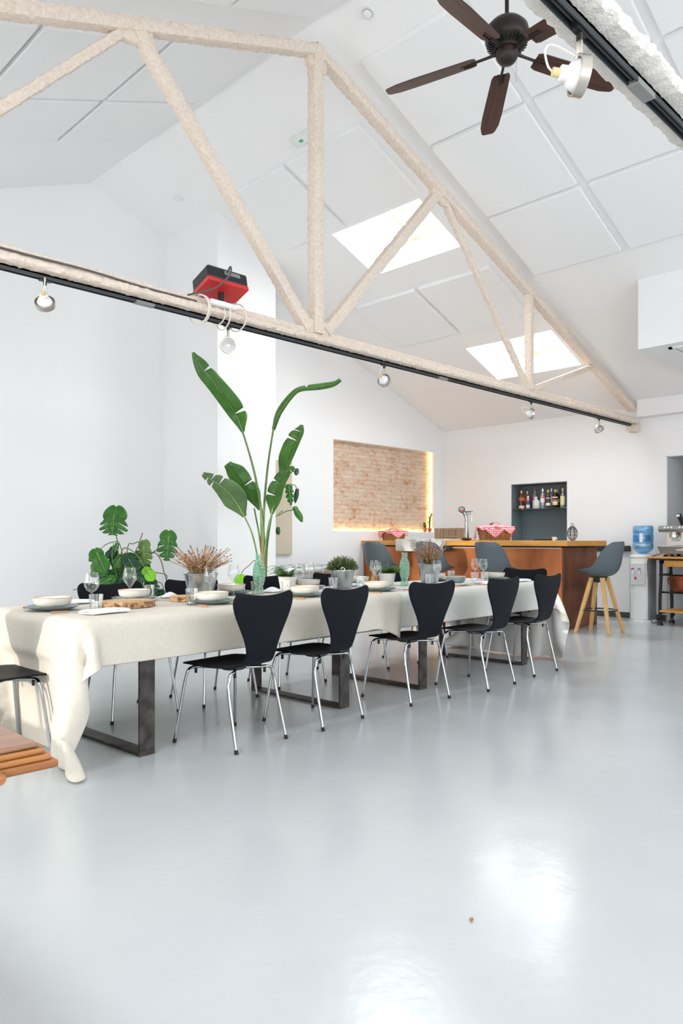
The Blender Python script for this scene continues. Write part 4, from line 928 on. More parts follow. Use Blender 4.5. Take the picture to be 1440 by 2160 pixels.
# ---------------------------------------------------------------- what stands on the table
def bowl(x, y, label, m='cream', r=.095, h=.050, z=None, rim='rim'):
    t = thing('bowl', label, 'bowl', (x, y, ZT+.026 if z is None else z), 0, 'stoneware bowls on the table')
    obj('bowl_body', B().lathe([(0,0),(r*.62,0),(r*.80,.006),(r*.94,h*.4),(r,h),(r-.005,h),(r*.90,h*.45),(r*.74,.010),(0,.007)], 40), m, t)
    obj('bowl_rim', B().lathe([(r*1.002,h-.002),(r+.0005,h+.0012),(r-.005,h+.0012),(r-.0055,h-.002)], 40, closed=True), rim, t)
def plate(x, y, label, m='teal', r=.138):
    tag(obj('plate', B().lathe([(0,.004),(r*.55,.0),(r*.68,.003),(r*.97,.016),(r,.021),(r-.004,.022),(r*.70,.0095),(r*.60,.0075),(0,.0075)], 44), m, loc=(x, y, ZT+.0095)), label, 'plate', 'stoneware plates on the table')
BLB = 'cream bowl on teal plate '; PLB = 'teal plate under cream bowl '
for x, y, s in [(1.735, 3.925, 'at the left end of the table'), (2.575, 3.655, 'before the chair nearest the camera'), (3.345, 3.69, 'before the second chair of the near side'), (4.085, 3.71, 'on the near side, before the farther green bottle'),
                (2.36, 4.17, 'on the far side, behind the round wood slab'), (3.12, 4.20, 'on the far side, left of the nearer green bottle'), (3.90, 4.27, 'on the far side, left of the thyme bucket'), (4.53, 4.34, 'on the far side, left of the second fern pot'), (5.49, 4.27, 'on the far side, right of the farther heather pail'), (6.0, 3.96, 'at the right end of the table')]:
    plate(x, y, PLB+s); bowl(x, y, BLB+s, r=.098 if x > 1.8 else .100)
plate(5.06, 3.72, 'cream plate under the teal bowl on the near side of the farther table', 'cream'); bowl(5.06, 3.72, 'teal bowl on a cream plate on the near side of the farther table', 'teal', .085, .055)
wine_a = [(0,.0),(.033,.0),(.034,.002),(.012,.006),(.0045,.014),(.0038,.085),(.008,.092),(.026,.104),(.038,.125),(.041,.146),(.037,.175),(.033,.198)]
wine_b = [(0,.0),(.034,.0),(.035,.002),(.012,.006),(.0045,.014),(.0038,.085),(.009,.095),(.038,.138),(.0405,.146),(.036,.180),(.031,.208)]
wm = {}
def wine(x, y, label, prof=wine_a, z=0):
    if id(prof) not in wm: wm[id(prof)] = B().lathe(prof, 28, closed=True)
    t = thing('wine_glass', label, 'wine glass', (x, y, ZT+.0085+z), 0, 'empty wine glasses on the table')
    i = 6; seg = 28
    obj('stem', B().lathe(prof[:i+1], seg, closed=True), 'clear', t); obj('glass_bowl', B().lathe(prof[i:], seg, closed=True), 'clear', t)
    obj('lip', B().tube([(prof[-1][0]*math.cos(k*PI/14), prof[-1][0]*math.sin(k*PI/14), prof[-1][1]) for k in range(29)], .0009, 5, False), 'clear', t)
for a in [(1.895, 3.80, 'wine glass nearest the left end, behind a tumbler'), (2.25, 4.03, 'angular wine glass right behind the round wood slab', wine_b), (2.79, 3.98, 'wine glass in front of the big zinc pail'),
          (3.05, 4.08, 'angular wine glass between the big zinc pail and the nearer green bottle', wine_b), (3.60, 4.03, 'wine glass in front of the first fern pot, left one of a pair'), (3.80, 4.14, 'wine glass before the first fern pot, right one of a pair', wine_b),
          (4.345, 3.955, 'wine glass in front of the second fern pot'), (4.50, 4.12, 'angular wine glass left behind the second fern pot', wine_b), (5.11, 3.95, 'wine glass in front of the heather pail on the farther table'),
          (5.93, 4.13, 'left one of the two wine glasses at the right end of the table'), (5.86, 3.99, 'right one of the two wine glasses at the right end of the table')]: wine(*a)
def tumbler(x, y, label):
    t = thing('tumbler', label, 'glass', (x, y, ZT+.0085), 0, 'small water tumblers on the table')
    obj('glass_wall', B().lathe([(.030,.0),(.033,.04),(.0365,.088),(.0345,.088),(.031,.04),(.028,.012)], 26, closed=True), 'clear', t); obj('glass_base', B().lathe([(0,.0),(.030,.0),(.0285,.012),(0,.013)], 26), 'clear', t)
for a in [(1.865, 3.69, 'water tumbler before the leftmost wine glass'), (2.49, 4.22, 'water tumbler right of the round wood slab on the far side'), (2.49, 3.74, 'water tumbler left of the plate before the nearest chair'), (3.25, 4.09, 'water tumbler left of the nearer green bottle'),
          (3.395, 3.935, 'water tumbler right of the nearer green bottle'), (3.99, 4.08, 'water tumbler left of the thyme bucket'), (4.10, 3.90, 'water tumbler right below the thyme bucket'), (4.30, 4.08, 'water tumbler right behind the thyme bucket'), (4.94, 3.90, 'water tumbler right of the farther green bottle'), (5.66, 4.21, 'water tumbler right of the far heather pail'), (5.55, 3.87, 'water tumbler left of the two end wine glasses'), (5.72, 3.88, 'water tumbler below the two end wine glasses')]: tumbler(*a)
def slab(x, y, r, h, label, seed):
    rng = random.Random(seed); ph = [rng.uniform(0, 6.28) for _ in range(4)]
    f = lambda a: r*(1+.05*math.sin(2*a+ph[0])+.03*math.sin(3*a+ph[1])+.012*math.sin(7*a+ph[2]))
    t = thing('wood_slice', label, 'wood slice', (x, y, ZT+.0085)); n = 60
    ol = [(math.cos(2*PI*k/n)*f(2*PI*k/n), math.sin(2*PI*k/n)*f(2*PI*k/n)) for k in range(n)]
    obj('sawn_wood', B().prism(ol, lambda a, b_: (a*.975, b_*.975, 0), lambda a, b_: (a*.965, b_*.965, h+.0012)), 'slab', t)
    q = B(); q.add([(a, b_, 0) for a, b_ in ol]+[(a*.99, b_*.99, h) for a, b_ in ol]+[(a*.96, b_*.96, h) for a, b_ in ol], [(k, (k+1) % n, (k+1) % n+n, k+n) for k in range(n)]+[(k+n, (k+1) % n+n, (k+1) % n+2*n, k+2*n) for k in range(n)]); obj('bark_edge', q, 'bark', t)
slab(2.125, 3.83, .150, .032, 'large round slice of wood with bark, left on the table', 4); slab(2.60, 3.95, .105, .028, 'smaller round slice of wood behind a tumbler', 9)
def napkin(x, y, rz, w, d, label, heap=False):
    q = B()
    if heap: q.grid(lambda u, v: ((u-.5)*w, (v-.5)*d, .002+.022*math.sin(PI*u)*math.sin(PI*v)*(1+.35*math.sin(u*11+v*5))), 16, 12)
    else:
        for L in range(3): q.grid(lambda u, v, L=L: ((u-.5)*w*(1-.03*L)+.006*L*math.sin(v*5), (v-.5)*d*(1-.05*L), .003+L*.007+.004*math.sin(u*5+L)*math.sin(PI*v)-(.008*(abs(2*u-1)**10) if L == 2 else 0)), 18, 8)
        q.tube([(-w*.47, -d*.5, .008),(0, -d*.5, .010),(w*.47, -d*.5, .007)], .0075, 10)
    o = obj('napkin', q, 'napkin', solid=.004); o.location = (x, y, ZT+.011); o.rotation_euler = (0, 0, rz); tag(o, label, 'napkin', 'white cloth napkins on the table')
R_ = math.radians
napkin(1.85, 3.565, R_(10), .24, .10, 'folded white napkin at the near left corner of the table'); napkin(2.00, 4.22, R_(5), .20, .10, 'folded white napkin at the far left edge of the table'); napkin(2.66, 4.24, R_(-10), .14, .09, 'crumpled white napkin left of the big zinc pail', True)
napkin(3.47, 4.18, R_(20), .17, .11, 'crumpled white napkin right of the nearer green bottle', True); napkin(4.33, 4.24, R_(0), .20, .10, 'folded white napkin right of the thyme bucket'); napkin(5.42, 3.66, R_(5), .22, .11, 'folded white napkin right of the teal bowl'); napkin(5.95, 3.66, R_(-4), .20, .10, 'folded white napkin at the right front corner of the table')
napkin(5.74, 4.36, R_(0), .22, .10, 'folded white napkin at the far right on the far side')
def cutlery(x, y, rz, fork, label):
    t = thing('fork' if fork else 'knife', label, 'fork' if fork else 'knife', (x, y, ZT+.0095), rz, 'wooden handled cutlery on the table')
    obj('handle', B().hexa([(-.105,-.007,0),(-.01,-.005,0),(-.01,.005,0),(-.105,.007,0),(-.105,-.007,.010),(-.01,-.005,.008),(-.01,.005,.008),(-.105,.007,.010)]), 'handle', t, bevel=.002)
    if fork:
        q = B().box(-.012, .05, -.003, .003, .002, .005).box(.045, .062, -.012, .012, .002, .005)
        for k in range(4): q.box(.06, .10, -.012+k*.007, -.0095+k*.007, .002, .005)
        obj('fork_head', q, 'chrome', t)
    else: obj('blade', B().prism([(-.012,-.004),(.08,-.008),(.11,-.002),(.105,.006),(-.012,.005)], lambda a, b_: (a, b_, .003), lambda a, b_: (a, b_, .005)), 'chrome', t)
for a in [(1.755, 4.105, R_(2), True, 'fork left of the plate at the left end of the table'), (1.745, 3.735, R_(4), False, 'knife half under the napkin at the near left corner'), (2.415, 3.575, R_(90), True, 'fork left of the plate before the nearest chair'), (2.765, 3.585, R_(88), False, 'knife right of the plate before the nearest chair'),
          (3.165, 3.60, R_(92), True, 'fork left of the plate before the second chair'), (3.535, 3.60, R_(90), False, 'knife right of the plate before the second chair'), (3.90, 3.61, R_(90), True, 'fork left of the plate where the two cloths meet'), (4.27, 3.62, R_(90), False, 'knife right of the plate where the two cloths meet'), (5.245, 3.66, R_(85), False, 'knife right of the teal bowl'), (4.87, 3.65, R_(90), True, 'fork left of the cream plate on the farther table')]: cutlery(*a)
# green fish-scale bottles
def gbottle(x, y, label):
    t = thing('green_bottle', label, 'bottle', (x, y, ZT+.0085), R_(30), 'green embossed glass bottles on the table')
    pr = [(0,.0),(.033,.0),(.034,.012),(.027,.045),(.029,.060),(.040,.10),(.044,.14),(.040,.18),(.029,.218),(.023,.235),(.024,.262),(.026,.268),(.024,.272)]
    obj('bottle_body', B().lathe(pr[:10], 36, closed=True), 'greeng', t); obj('bottle_neck', B().lathe(pr[9:], 36, closed=True), 'greeng', t)
    q = B()
    for r_ in range(12):
        z = .072+.0125*r_
        rad = np.interp(z, [p[1] for p in pr], [p[0] for p in pr])+.0006; m = 12
        for k in range(m):
            a = 2*PI*(k+.5*(r_ % 2))/m
            c_ = Vector((rad*math.cos(a), rad*math.sin(a), z)); s_ = Vector((-math.sin(a), math.cos(a), 0)); o_ = Vector((math.cos(a), math.sin(a), 0))
            q.add([c_+s_*.010*math.cos(j*PI/4)*.85+Vector((0, 0, -.0085*math.sin(j*PI/4)))+o_*(.0022*math.sin(j*PI/4)) for j in range(5)]+[c_+Vector((0, 0, .003))], [(0,1,2,5),(2,3,4,5)])
    obj('scales', q, 'greeng', t)
gbottle(3.285, 4.00+.10, 'green fish-scale glass bottle in front of the tall plant, on the nearer table'); gbottle(4.72, 3.985, 'green fish-scale glass bottle before the marble block, on the farther table')
# zinc pails with dried heather, bucket with thyme, fern pots
def heather(parent, z, n, seed, spread, hmin, hmax):
    rng = random.Random(seed); st = B(); fl = B(); gr = B(); tips = B()
    for i in range(n):
        a = rng.uniform(0, 2*PI); r = spread*rng.random()**.5; L = rng.uniform(hmin, hmax)*(1-.15*r/spread)
        p0 = Vector((.05*math.cos(a)*r/spread, .05*math.sin(a)*r/spread, z)); p2 = Vector((r*math.cos(a), r*math.sin(a), z+L)); p1 = p0.lerp(p2, .45)+Vector((-math.cos(a), -math.sin(a), .2))*.02
        pts = catmull([p0, p1, p2], 6); st.tube(pts, [.0012]*len(pts), 4, False)
        for j in range(34):
            f = .22+.77*j/34; p = pts[min(len(pts)-1, int(f*(len(pts)-1)))].lerp(pts[min(len(pts)-1, int(f*(len(pts)-1))+1)], (f*(len(pts)-1)) % 1)
            d = Vector((rng.gauss(0,1), rng.gauss(0,1), rng.gauss(.7,.6))).normalized(); s_ = d.orthogonal()*rng.uniform(.003, .005); l = rng.uniform(.007, .015)
            tgt = gr if (f < .6 and rng.random() < .6) else fl
            tgt.add([p-s_, p+d*l*.5+s_*.6, p+d*l, p+d*l*.4-s_*1.2], [(0,1,2,3)])
        tp = pts[-1]
        tips.tube([tp, tp+(pts[-1]-pts[-2]).normalized()*.013], [.0032, .0014], 5)
    obj('dry_stems', st, 'dry', parent); obj('dark_tips', tips, 'htip', parent)['kind'] = 'stuff'; f_ = obj('heather_flowers', fl, 'heath', parent); f_['kind'] = 'stuff'; g_ = obj('heather_leaves', gr, 'heathg', parent); g_['kind'] = 'stuff'
def pail(x, y, rt, rb_, h, label, seed, n, spread, hmin, hmax):
    t = thing('zinc_pail', label, 'potted plant', (x, y, ZT+.0085), 0, 'zinc pails of dried heather')
    obj('pail', B().lathe([(0,0),(rb_,0),(rb_+.002,.004),(rt*.97,h-.012),(rt+.004,h-.010),(rt+.005,h-.004),(rt,h),(rt-.003,h-.004),(rb_,.01),(0,.008)], 40), 'zinc', t)
    obj('soil', B().lathe([(0,h-.018),(rt-.006,h-.022)], 24, closed=True), 'soil', t)
    heather(t, h-.02, n, seed, spread, hmin, hmax)
pail(2.83, 4.145, .112, .078, .158, 'big zinc pail of dried heather on the nearer table', 11, 95, .20, .09, .215)
pail(5.22, 4.12, .100, .075, .165, 'zinc pail of dried heather on the farther table, before the bar', 23, 85, .15, .09, .24)
t = thing('thyme_bucket', 'small shiny metal bucket with a round green bush, middle of the table', 'potted plant', (4.14, 4.13, ZT+.0085))
obj('bucket', B().lathe([(0,0),(.072,0),(.074,.004),(.094,.135),(.100,.137),(.100,.143),(.094,.145),(.091,.138),(.072,.01),(0,.008)], 40), 'steel' if 0 else 'zinc', t)
obj('seam', B().box(-.068, -.060, -.071, -.063, .004, .012), 'zinc', t)
lg = B().lathe([(.010,-.003),(.017,-.003),(.017,.003),(.010,.003)], 20, (-.067, -.072, .150), (-.68, -.73, 0), closed=True); obj('handle_lug', lg, 'zinc', t)
obj('handle', B().tube([(.101*math.cos(R_(45+180*k/24)), .101*math.sin(R_(45+180*k/24)), .140-.016*math.sin(PI*k/24)) for k in range(25)], .0025, 6), 'steel', t)
obj('soil', B().lathe([(0,.130),(.088,.128)], 24, closed=True), 'soil', t)
rng = random.Random(5); q = B(); qs = B()
for i in range(620):
    a = rng.uniform(0, 2*PI); ph = math.acos(rng.uniform(.05, 1)); R0 = rng.uniform(.085, .108)
    d = Vector((math.sin(ph)*math.cos(a), math.sin(ph)*math.sin(a), math.cos(ph)*.98)); p0 = Vector((d.x*.03, d.y*.03, .138)); p1 = p0+Vector((d.x*R0*.95, d.y*R0*.95, d.z*R0*1.15))
    for j in range(13):
        f = .3+.7*j/12; p = p0.lerp(p1, f); e = (d+Vector((rng.gauss(0,.7), rng.gauss(0,.7), rng.gauss(.25,.5)))).normalized(); s_ = e.orthogonal()*.0034; l = rng.uniform(.007, .012); q.add([p-s_, p+s_, p+e*l], [(0,1,2)])
    if i % 4 == 0: qs.tube([p0, p1*.96], .0012, 4, False)
obj('sprigs', qs, 'dry', t); f_ = obj('thyme_leaves', q, 'thyme', t); f_['kind'] = 'stuff'
def fernpot(x, y, label, seed, lean):
    t = thing('fern_pot', label, 'potted plant', (x, y, ZT+.0085), 0, 'cream pots with fern on the table')
    obj('pot', B().lathe([(0,0),(.052,0),(.054,.003),(.072,.098),(.069,.099),(.051,.01),(0,.008)], 32), 'potwhite', t); obj('soil', B().lathe([(0,.088),(.066,.086)], 20, closed=True), 'soil', t)
    rng = random.Random(seed); q = B(); qs = B()
    for i in range(60):
        a = rng.uniform(0, 2*PI); L = rng.uniform(.07, .17); up = rng.uniform(.6, 1.9)
        hd = Vector((math.cos(a)+lean[0], math.sin(a)+lean[1], 0)); hd = hd.normalized() if hd.length > .1 else Vector((1, 0, 0))
        pts = [Vector((0, 0, .085))+hd*(L*f)+Vector((0, 0, L*up*(f-.75*f*f))) for f in [k/12 for k in range(13)]]
        qs.tube(pts, .001, 4, False); s_ = Vector((-hd.y, hd.x, 0))
        for k in range(2, 13):
            w = .030*(1-k/14)+.006
            for sg in (-1, 1):
                p = pts[k]; d = (s_*sg+hd*.45+Vector((0, 0, rng.uniform(-.3, .25)))).normalized(); n_ = hd*.005
                q.add([p-n_, p+d*w*.5-n_, p+d*w, p+d*w*.5+n_, p+n_], [(0,1,2,3,4)])
    obj('frond_stems', qs, 'stem', t); f_ = obj('fern_fronds', q, 'fern', t); f_['kind'] = 'stuff'
fernpot(3.72, 4.30, 'cream pot with small fern behind a pair of wine glasses, on the nearer table', 31, (-.4,.2)); fernpot(4.69, 4.15, 'cream pot with fern left of the farther green bottle', 37, (.35,-.1))
# ---------------------------------------------------------------- big plants
def interp(xs, ys, t): return float(np.interp(t, xs, ys))
def blade(q, mid, w, side, tears, gap=.02, inner=0., slant=.0, fold=0., nrm=Vector((0, -1, 0)), nt=7, nv=6, curl=0., rnd=.13):
    n = len(mid)-1
    def at(t):
        t = min(max(t, 0), 1)*n; i = min(int(t), n-1); return mid[i].lerp(mid[i+1], t-i)
    cuts = [0]+list(tears)+[1]
    for a, b_ in zip(cuts, cuts[1:]):
        g0 = gap if a > 0 else 0; g1 = gap if b_ < 1 else 0
        def f(u, v):
            k = max(0, (v-inner)/(1-inner)) if inner < 1 else 0
            k = k**.7
            tt = (a+g0*k)*(1-u)+(b_-g1*k)*u
            p = at(tt); T = (at(tt+.02)-at(tt-.02)).normalized(); S = T.cross(nrm).normalized()*side
            ww = w(a+(b_-a)*u); 
            if gap and k > 0: ww *= 1-rnd*k*(abs(2*u-1)**5 if (g0 and g1) else ((2*u-1)**5 if (g1 and u > .5) else ((1-2*u)**5 if (g0 and u < .5) else 0)))
            return p+S*(ww*v)+T*(slant*ww*v)-nrm*(fold*ww*v*v+curl*ww*v)+nrm*(.006*math.sin(u*9+v*3)*v)
        nn = max(4, int(nt*(b_-a)*len(cuts)))
        if inner > 0:
            q.grid(lambda u, v: f(u, v*inner), nn, 2); q.grid(lambda u, v: f(u, inner+v*(1-inner)), nn, nv)
        else: q.grid(f, nn, nv)
# tall strelitzia: midrib stations (across, height, depth) in metres with the width of the blade to either side
SK = .00149
t = thing('tall_plant', 'tall bird of paradise plant with long torn leaves, behind the table', 'potted plant', (5.368, 6.582, 0), R_(-45))
obj('plant_pot', B().lathe([(0,0),(.15,0),(.16,.01),(.20,.40),(.205,.42),(.19,.42),(.18,.38),(0,.38)], 36), 'potwhite', t); obj('soil', B().lathe([(0,.39),(.185,.385)], 24, closed=True), 'soil', t)
SV = lambda x, y, d=0: Vector(((x-720)*SK, d, 3.353-y*SK))
LV = [
 ('strel', [(547,690),(490,560),(430,460),(340,330),(270,245),(215,170),(192,118)], [.0,.10,.0,-.10,-.15,-.18,-.2], [6,52,58,62,62,26,6], [6,96,86,66,64,42,10], [], [.20,.66], .25),
 ('strel', [(775,665),(830,540),(930,410),(1000,370),(1130,362),(1235,352),(1292,325)], [.05,.0,-.05,-.1,-.15,-.2,-.22], [10,42,30,22,30,22,22], [14,14,14,22,26,18,10], [.55], [], .9),
 ('strel', [(835,1045),(900,930),(960,800),(1000,715),(1008,665)], [-.05,-.15,-.25,-.3,-.3], [10,88,92,60,12], [6,18,24,22,8], [.55,.75], [], .25),
 ('strel', [(768,1310),(800,1200),(838,1090),(885,1010),(950,972)], [0,-.1,-.16,-.22,-.25], [10,84,70,40,10], [8,44,38,40,14], [.30,.52,.80], [.88], .35),
 ('strel2', [(560,1330),(500,1215),(430,1130),(350,1070),(285,1028)], [0,-.12,-.2,-.28,-.34], [10,90,72,46,14], [10,104,92,52,16], [.72,.86], [.62,.78], .15),
 ('strel', [(665,1275),(600,1165),(540,1080),(480,1000),(430,935)], [.15,.08,.04,.0,-.05], [8,46,46,58,24], [8,84,88,88,30], [], [.45], .3),
]
for m, mp_, dep, wl, wr, tl, tr, fold in LV:
    mid = catmull([SV(x, y, d) for (x, y), d in zip(mp_, dep)], 8); n = len(mp_)-1; xs = [i/n for i in range(n+1)]
    q = B(); fl = lambda ws: (lambda tt: interp(xs, ws, tt)*SK*(1 if 0 < tt < 1 else .6))
    # (T x nrm) points to the plant's left for upward growing leaves
    xs2 = np.linspace(0, 1, 60)
    def smooth(ws):
        y = np.interp(xs2, xs, ws); k = np.ones(9)/9; yp = np.pad(y, 4, mode='edge'); y = np.convolve(yp, k, 'valid'); return lambda tt: float(np.interp(tt, xs2, y))*SK
    blade(q, mid, smooth(wl), -1, tl, .016, fold=fold, nrm=Vector((0,-1,0)), nt=9, nv=6)
    blade(q, mid, smooth(wr), 1, tr, .016, fold=fold*.6, nrm=Vector((0,-1,0)), nt=9, nv=6)
    lf = obj('leaf', q, m, t, solid=.0016)
    obj('midrib', B().tube([p+Vector((0,-.004,0)) for p in mid], [.008*(1-.75*i/len(mid)) for i in range(len(mid))], 6), 'rib' if m == 'strel2' else 'stem', lf)
for pts, r in (([(547,690,0),(610,900,.0),(655,1100,.02),(700,1420,.02),(712,1760,.0)], .011), ([(775,665,.05),(735,930,.05),(710,1200,.04),(700,1450,.03),(708,1760,0)], .011), ([(835,1045,-.05),(800,1180,-.03),(765,1330,-.03),(730,1560,0),(722,1800,0)], .010),
               ([(768,1310,0),(742,1420,-.02),(718,1600,-.03),(715,1780,0)], .011), ([(560,1330,0),(615,1455,.0),(655,1620,.0),(690,1800,0)], .008), ([(622,1265,.15),(660,1450,.1),(690,1650,.05),(705,1800,.0)], .009), ([(676,1270,.15),(684,1450,.10),(694,1650,.04),(706,1800,0)], .016)):
    p = catmull([SV(*a) for a in pts]+[Vector((SV(*pts[-1]).x*.7, 0, .38))], 6); obj('stalk', B().tube(p, [r*.95+r*.6*i/len(p) for i in range(len(p))], 10), 'stem', t)
obj('dry_sheath', B().tube([SV(690,1480,-.03), SV(706,1620,-.035), SV(716,1800,-.03)], [.004,.010,.012], 8), 'terracotta', t)
lf = B(); mid = catmull([SV(545,1765,-.15), SV(545,1810,-.18), SV(545,1850,-.2)], 6); ww = lambda tt: .075*math.sin(PI*min(1, tt*.85+.12))**.8
blade(lf, mid, ww, 1, []); blade(lf, mid, ww, -1, []); obj('low_leaf', lf, 'monlight', t, solid=.0014)
obj('low_stalk', B().tube(catmull([SV(548,1765,-.15), SV(560,1735,-.1), SV(600,1700,-.05), SV(640,1665,.0), SV(690,1720,0), SV(710,1860,0)], 6), .005, 6), 'stem', t)
# split-leaf philodendrons: each leaf hangs from its notch and ends in a tip
def monleaf(parent, S, nx, ny, tx, ty, hw, m, dep=0, tilt=.25, cuts=5, side_tilt=0., dd=-.05, name='leaf', fold=.18):
    a, b_ = S(nx, ny, dep), S(tx, ty, dep+dd); L = (b_-a).length
    nrm = Vector((side_tilt, -1, tilt)).normalized(); T = (b_-a).normalized()
    mid = [a.lerp(b_, k/14)-nrm*(.10*L*(k/14)**2) for k in range(15)]
    w = lambda tt: hw*(max(0, math.sin(PI*(.20+.80*tt)))**.75)*(1.0+.12*math.cos(tt*PI))
    q = B(); ct = [(i+1)/(cuts+.6) for i in range(cuts)] if cuts else []
    for s in (1, -1):
        blade(q, mid, w, s, ct, .026 if cuts else 0, inner=.30 if cuts else 0., rnd=.34, slant=.5, fold=fold, nrm=nrm, nt=5, nv=5)
        # lobe beside the notch
        T2 = T; Sd = T.cross(nrm).normalized()*s
        def lobe(u, v, Sd=Sd): 
            an = PI*.5*(u*1.12); r_ = w(0)*v*(1+.42*math.sin(PI*min(1, u*1.05))-.42*max(0, u-.75)/.25)
            return a+Sd*(r_*math.cos(an))-T2*(r_*.95*math.sin(an))-(-nrm)*0+T2*(.50*r_*math.cos(an))+nrm*(-fold*r_*v)*-1*(-1)
        q.grid(lobe, 9, 6)
    lf = obj(name, q, m, parent, solid=.0012)
    obj('vein', B().tube([p+nrm*.003 for p in mid], [.0045*(1-.8*k/14) for k in range(15)], 5), 'rib' if m in ('monpale', 'mon') else 'stem', lf)
MK = .000785; MV = lambda x, y, d=0: Vector(((x-818)*MK, d, 1.511-y*MK))
t = thing('split_leaf_plant', 'bushy split-leaf monstera behind the table at left', 'potted plant', (4.14, 7.30, 0), R_(-45))
obj('plant_pot', B().lathe([(0,0),(.14,0),(.15,.01),(.19,.40),(.195,.42),(.18,.42),(.17,.38),(0,.38)], 36), 'potwhite', t); obj('soil', B().lathe([(0,.39),(.175,.385)], 24, closed=True), 'soil', t)
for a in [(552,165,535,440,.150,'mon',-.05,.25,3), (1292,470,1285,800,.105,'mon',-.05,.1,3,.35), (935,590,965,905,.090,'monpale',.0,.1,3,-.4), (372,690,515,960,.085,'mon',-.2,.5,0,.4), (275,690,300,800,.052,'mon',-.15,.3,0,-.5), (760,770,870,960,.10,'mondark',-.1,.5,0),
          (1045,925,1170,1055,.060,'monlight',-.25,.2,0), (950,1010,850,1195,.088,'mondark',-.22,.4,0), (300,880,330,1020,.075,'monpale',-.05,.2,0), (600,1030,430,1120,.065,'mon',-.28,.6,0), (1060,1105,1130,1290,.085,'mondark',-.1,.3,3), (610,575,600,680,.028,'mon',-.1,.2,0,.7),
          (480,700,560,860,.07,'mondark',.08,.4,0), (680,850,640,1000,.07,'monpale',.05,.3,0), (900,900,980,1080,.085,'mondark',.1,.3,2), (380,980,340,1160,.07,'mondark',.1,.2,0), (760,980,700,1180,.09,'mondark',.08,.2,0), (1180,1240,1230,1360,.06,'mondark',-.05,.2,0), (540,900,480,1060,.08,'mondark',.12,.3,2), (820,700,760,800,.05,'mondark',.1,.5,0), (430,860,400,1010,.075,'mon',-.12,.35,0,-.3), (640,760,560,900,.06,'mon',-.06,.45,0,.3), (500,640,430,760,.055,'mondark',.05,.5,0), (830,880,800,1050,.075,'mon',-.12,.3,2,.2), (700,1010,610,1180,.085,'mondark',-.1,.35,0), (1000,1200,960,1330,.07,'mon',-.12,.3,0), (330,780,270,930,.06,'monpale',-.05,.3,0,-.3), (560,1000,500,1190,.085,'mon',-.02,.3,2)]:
    monleaf(t, MV, *a[:5], a[5], *a[6:])
base = (720, 1420, 0)
for pts, r, m in [([(560,200,-.04),(568,430,-.04),(575,560,0),(600,900,0),(700,1420,0)], .006, 'stem'), ([(1290,490,-.05),(1180,540,-.03),(1120,650,0),(1060,690,.02),(860,900,.02),(740,1420,0)], .007, 'stem'), ([(935,590,0),(880,545,.0),(790,570,.02),(700,650,.03),(690,1420,0)], .0055, 'stem'),
                  ([(372,690,-.2),(440,590,-.1),(520,545,0),(600,580,.02),(690,1000,0),(700,1420,0)], .005, 'stem'), ([(1045,925,-.25),(950,800,-.15),(800,670,-.05),(640,650,0),(620,1000,0),(690,1420,0)], .006, 'stem'), ([(560,560,-.1),(545,750,-.12),(580,900,-.12),(612,1020,-.1)], .005, 'stem'),
                  ([(920,420,0),(860,600,.0),(800,760,.02),(740,1420,0)], .006, 'aroot'), ([(1000,700,0),(1100,700,.0),(1180,800,-.02),(1220,950,-.02),(1255,1110,0),(1258,1430,0)], .006, 'aroot'), ([(860,940,-.05),(1000,945,-.06),(1190,975,-.05),(1265,1000,-.05),(1272,1050,-.05)], .005, 'aroot'),
                  ([(970,1130,-.05),(1080,1100,-.05),(1180,1100,-.05),(1220,1180,-.04),(1240,1420,0)], .005, 'aroot'), ([(-60,1215,.05),(40,1180,.05),(330,1100,.03),(700,1250,0)], .0045, 'aroot'), ([(830,1065,-.1),(930,1010,-.15),(1050,900,-.2)], .0055, 'stem'), ([(250,1000,0),(300,890,0),(420,1000,0),(690,1420,0)], .008, 'stem')]:
    obj('petiole' if m == 'stem' else 'aerial_root', B().tube(catmull([MV(*p) for p in pts], 6), r, 7), m, t)
obj('withered_leaf', B().grid(lambda u, v: MV(630+u*95, 700+v*50+12*math.sin(u*6), -.03+.02*math.sin(u*9+v*4)), 8, 4), 'terracotta', t, solid=.001)
CK = .000867; CV = lambda x, y, d=0: Vector(((x-43)*CK, d, 2.161-y*CK))
t = thing('climbing_plant', 'leafy climbing plant in the recess right of the pillar, half hidden', 'potted plant', (6.27, 7.60, 0), R_(-45))
obj('plant_pot', B().lathe([(0,0),(.085,0),(.09,.01),(.115,.24),(.10,.24),(.095,.21),(0,.21)], 28), 'terracotta', t)
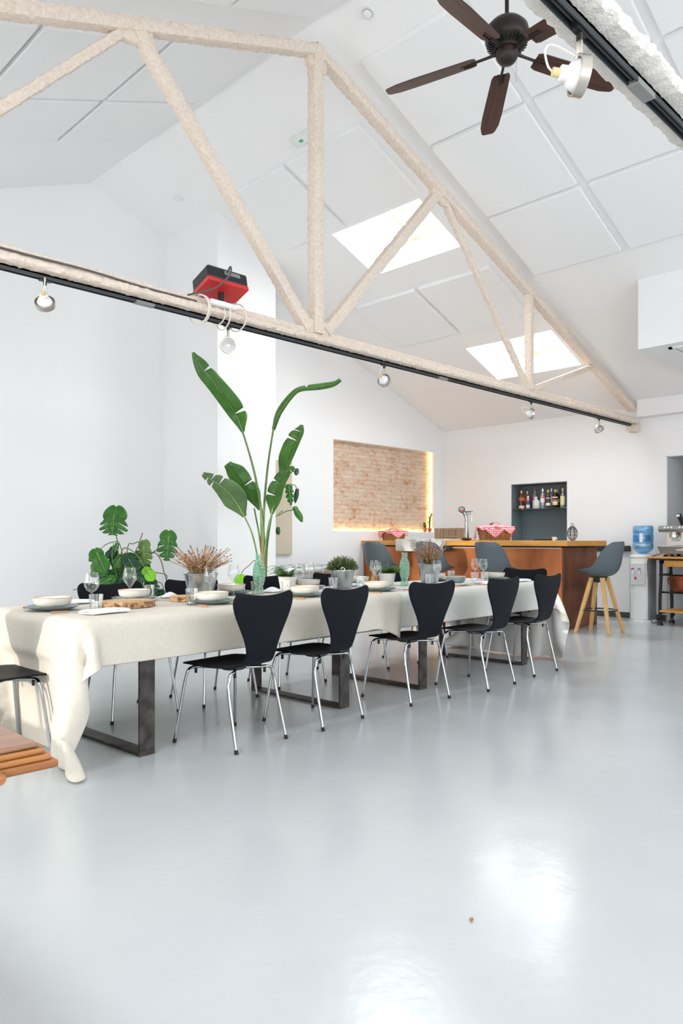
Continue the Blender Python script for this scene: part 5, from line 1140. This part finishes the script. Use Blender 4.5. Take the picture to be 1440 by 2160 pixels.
obj('support_pole', B().tube([(-.02,.0,.2),(-.02,.0,1.85)], .018, 10), 'bark', t)
for a in [(335,415,370,690,.055,'mon',-.05,.2,3), (455,455,425,660,.030,'mondark',.02,.2,0), (432,740,550,945,.045,'mon',-.05,.3,0,.3), (165,1040,172,1140,.030,'mondark',.0,.2,0), (455,150,440,240,.03,'mondark',0,.2,0), (120,350,100,560,.06,'mon',.02,.2,3), (60,700,20,880,.06,'mondark',.02,.2,2)]: monleaf(t, CV, *a[:5], a[5], *a[6:])
for pts in ([(20,900,0),(160,850,0),(300,780,-.01),(400,765,-.02),(432,745,-.04)], [(20,800,0),(120,560,0),(260,420,-.02),(338,410,-.05)], [(20,700,0),(200,420,0),(400,380,.0),(455,450,.02)], [(150,850,0),(200,800,0),(240,770,0)], [(20,1100,0),(120,1060,0),(165,1040,0)], [(20,600,0),(200,300,0),(455,150,0)]):
    obj('petiole', B().tube(catmull([CV(*p) for p in pts], 6), .006, 7), 'stem', t)
# ---------------------------------------------------------------- camera, sky, exposure
cam = bpy.data.cameras.new('camera'); co = bpy.data.objects.new('camera', cam); C.objects.link(co)
cam.sensor_fit = 'HORIZONTAL'; cam.sensor_width = 36; cam.lens = 39.375; cam.shift_y = 60/1440; cam.clip_start = .05
co.location = (0, 0, 1.10); co.rotation_euler = (PI/2, 0, -PI/4)
SC.camera = co
w = bpy.data.worlds.new('sky'); w.use_nodes = True; SC.world = w
bg = w.node_tree.nodes['Background']; bg.inputs[0].default_value = (.86, .93, 1, 1); bg.inputs[1].default_value = 2.0
SC.view_settings.view_transform = 'Standard'; SC.view_settings.look = 'None'; SC.view_settings.gamma = 1; SC.view_settings.use_curve_mapping = False
SC.view_settings.exposure = 0.07
SC.cycles.max_bounces = 10; SC.cycles.diffuse_bounces = 6; SC.cycles.glossy_bounces = 4; SC.cycles.transparent_max_bounces = 24; SC.cycles.transmission_bounces = 6
SC.cycles.use_denoising = True; SC.cycles.sample_clamp_indirect = 6; SC.cycles.caustics_reflective = False; SC.cycles.caustics_refractive = False
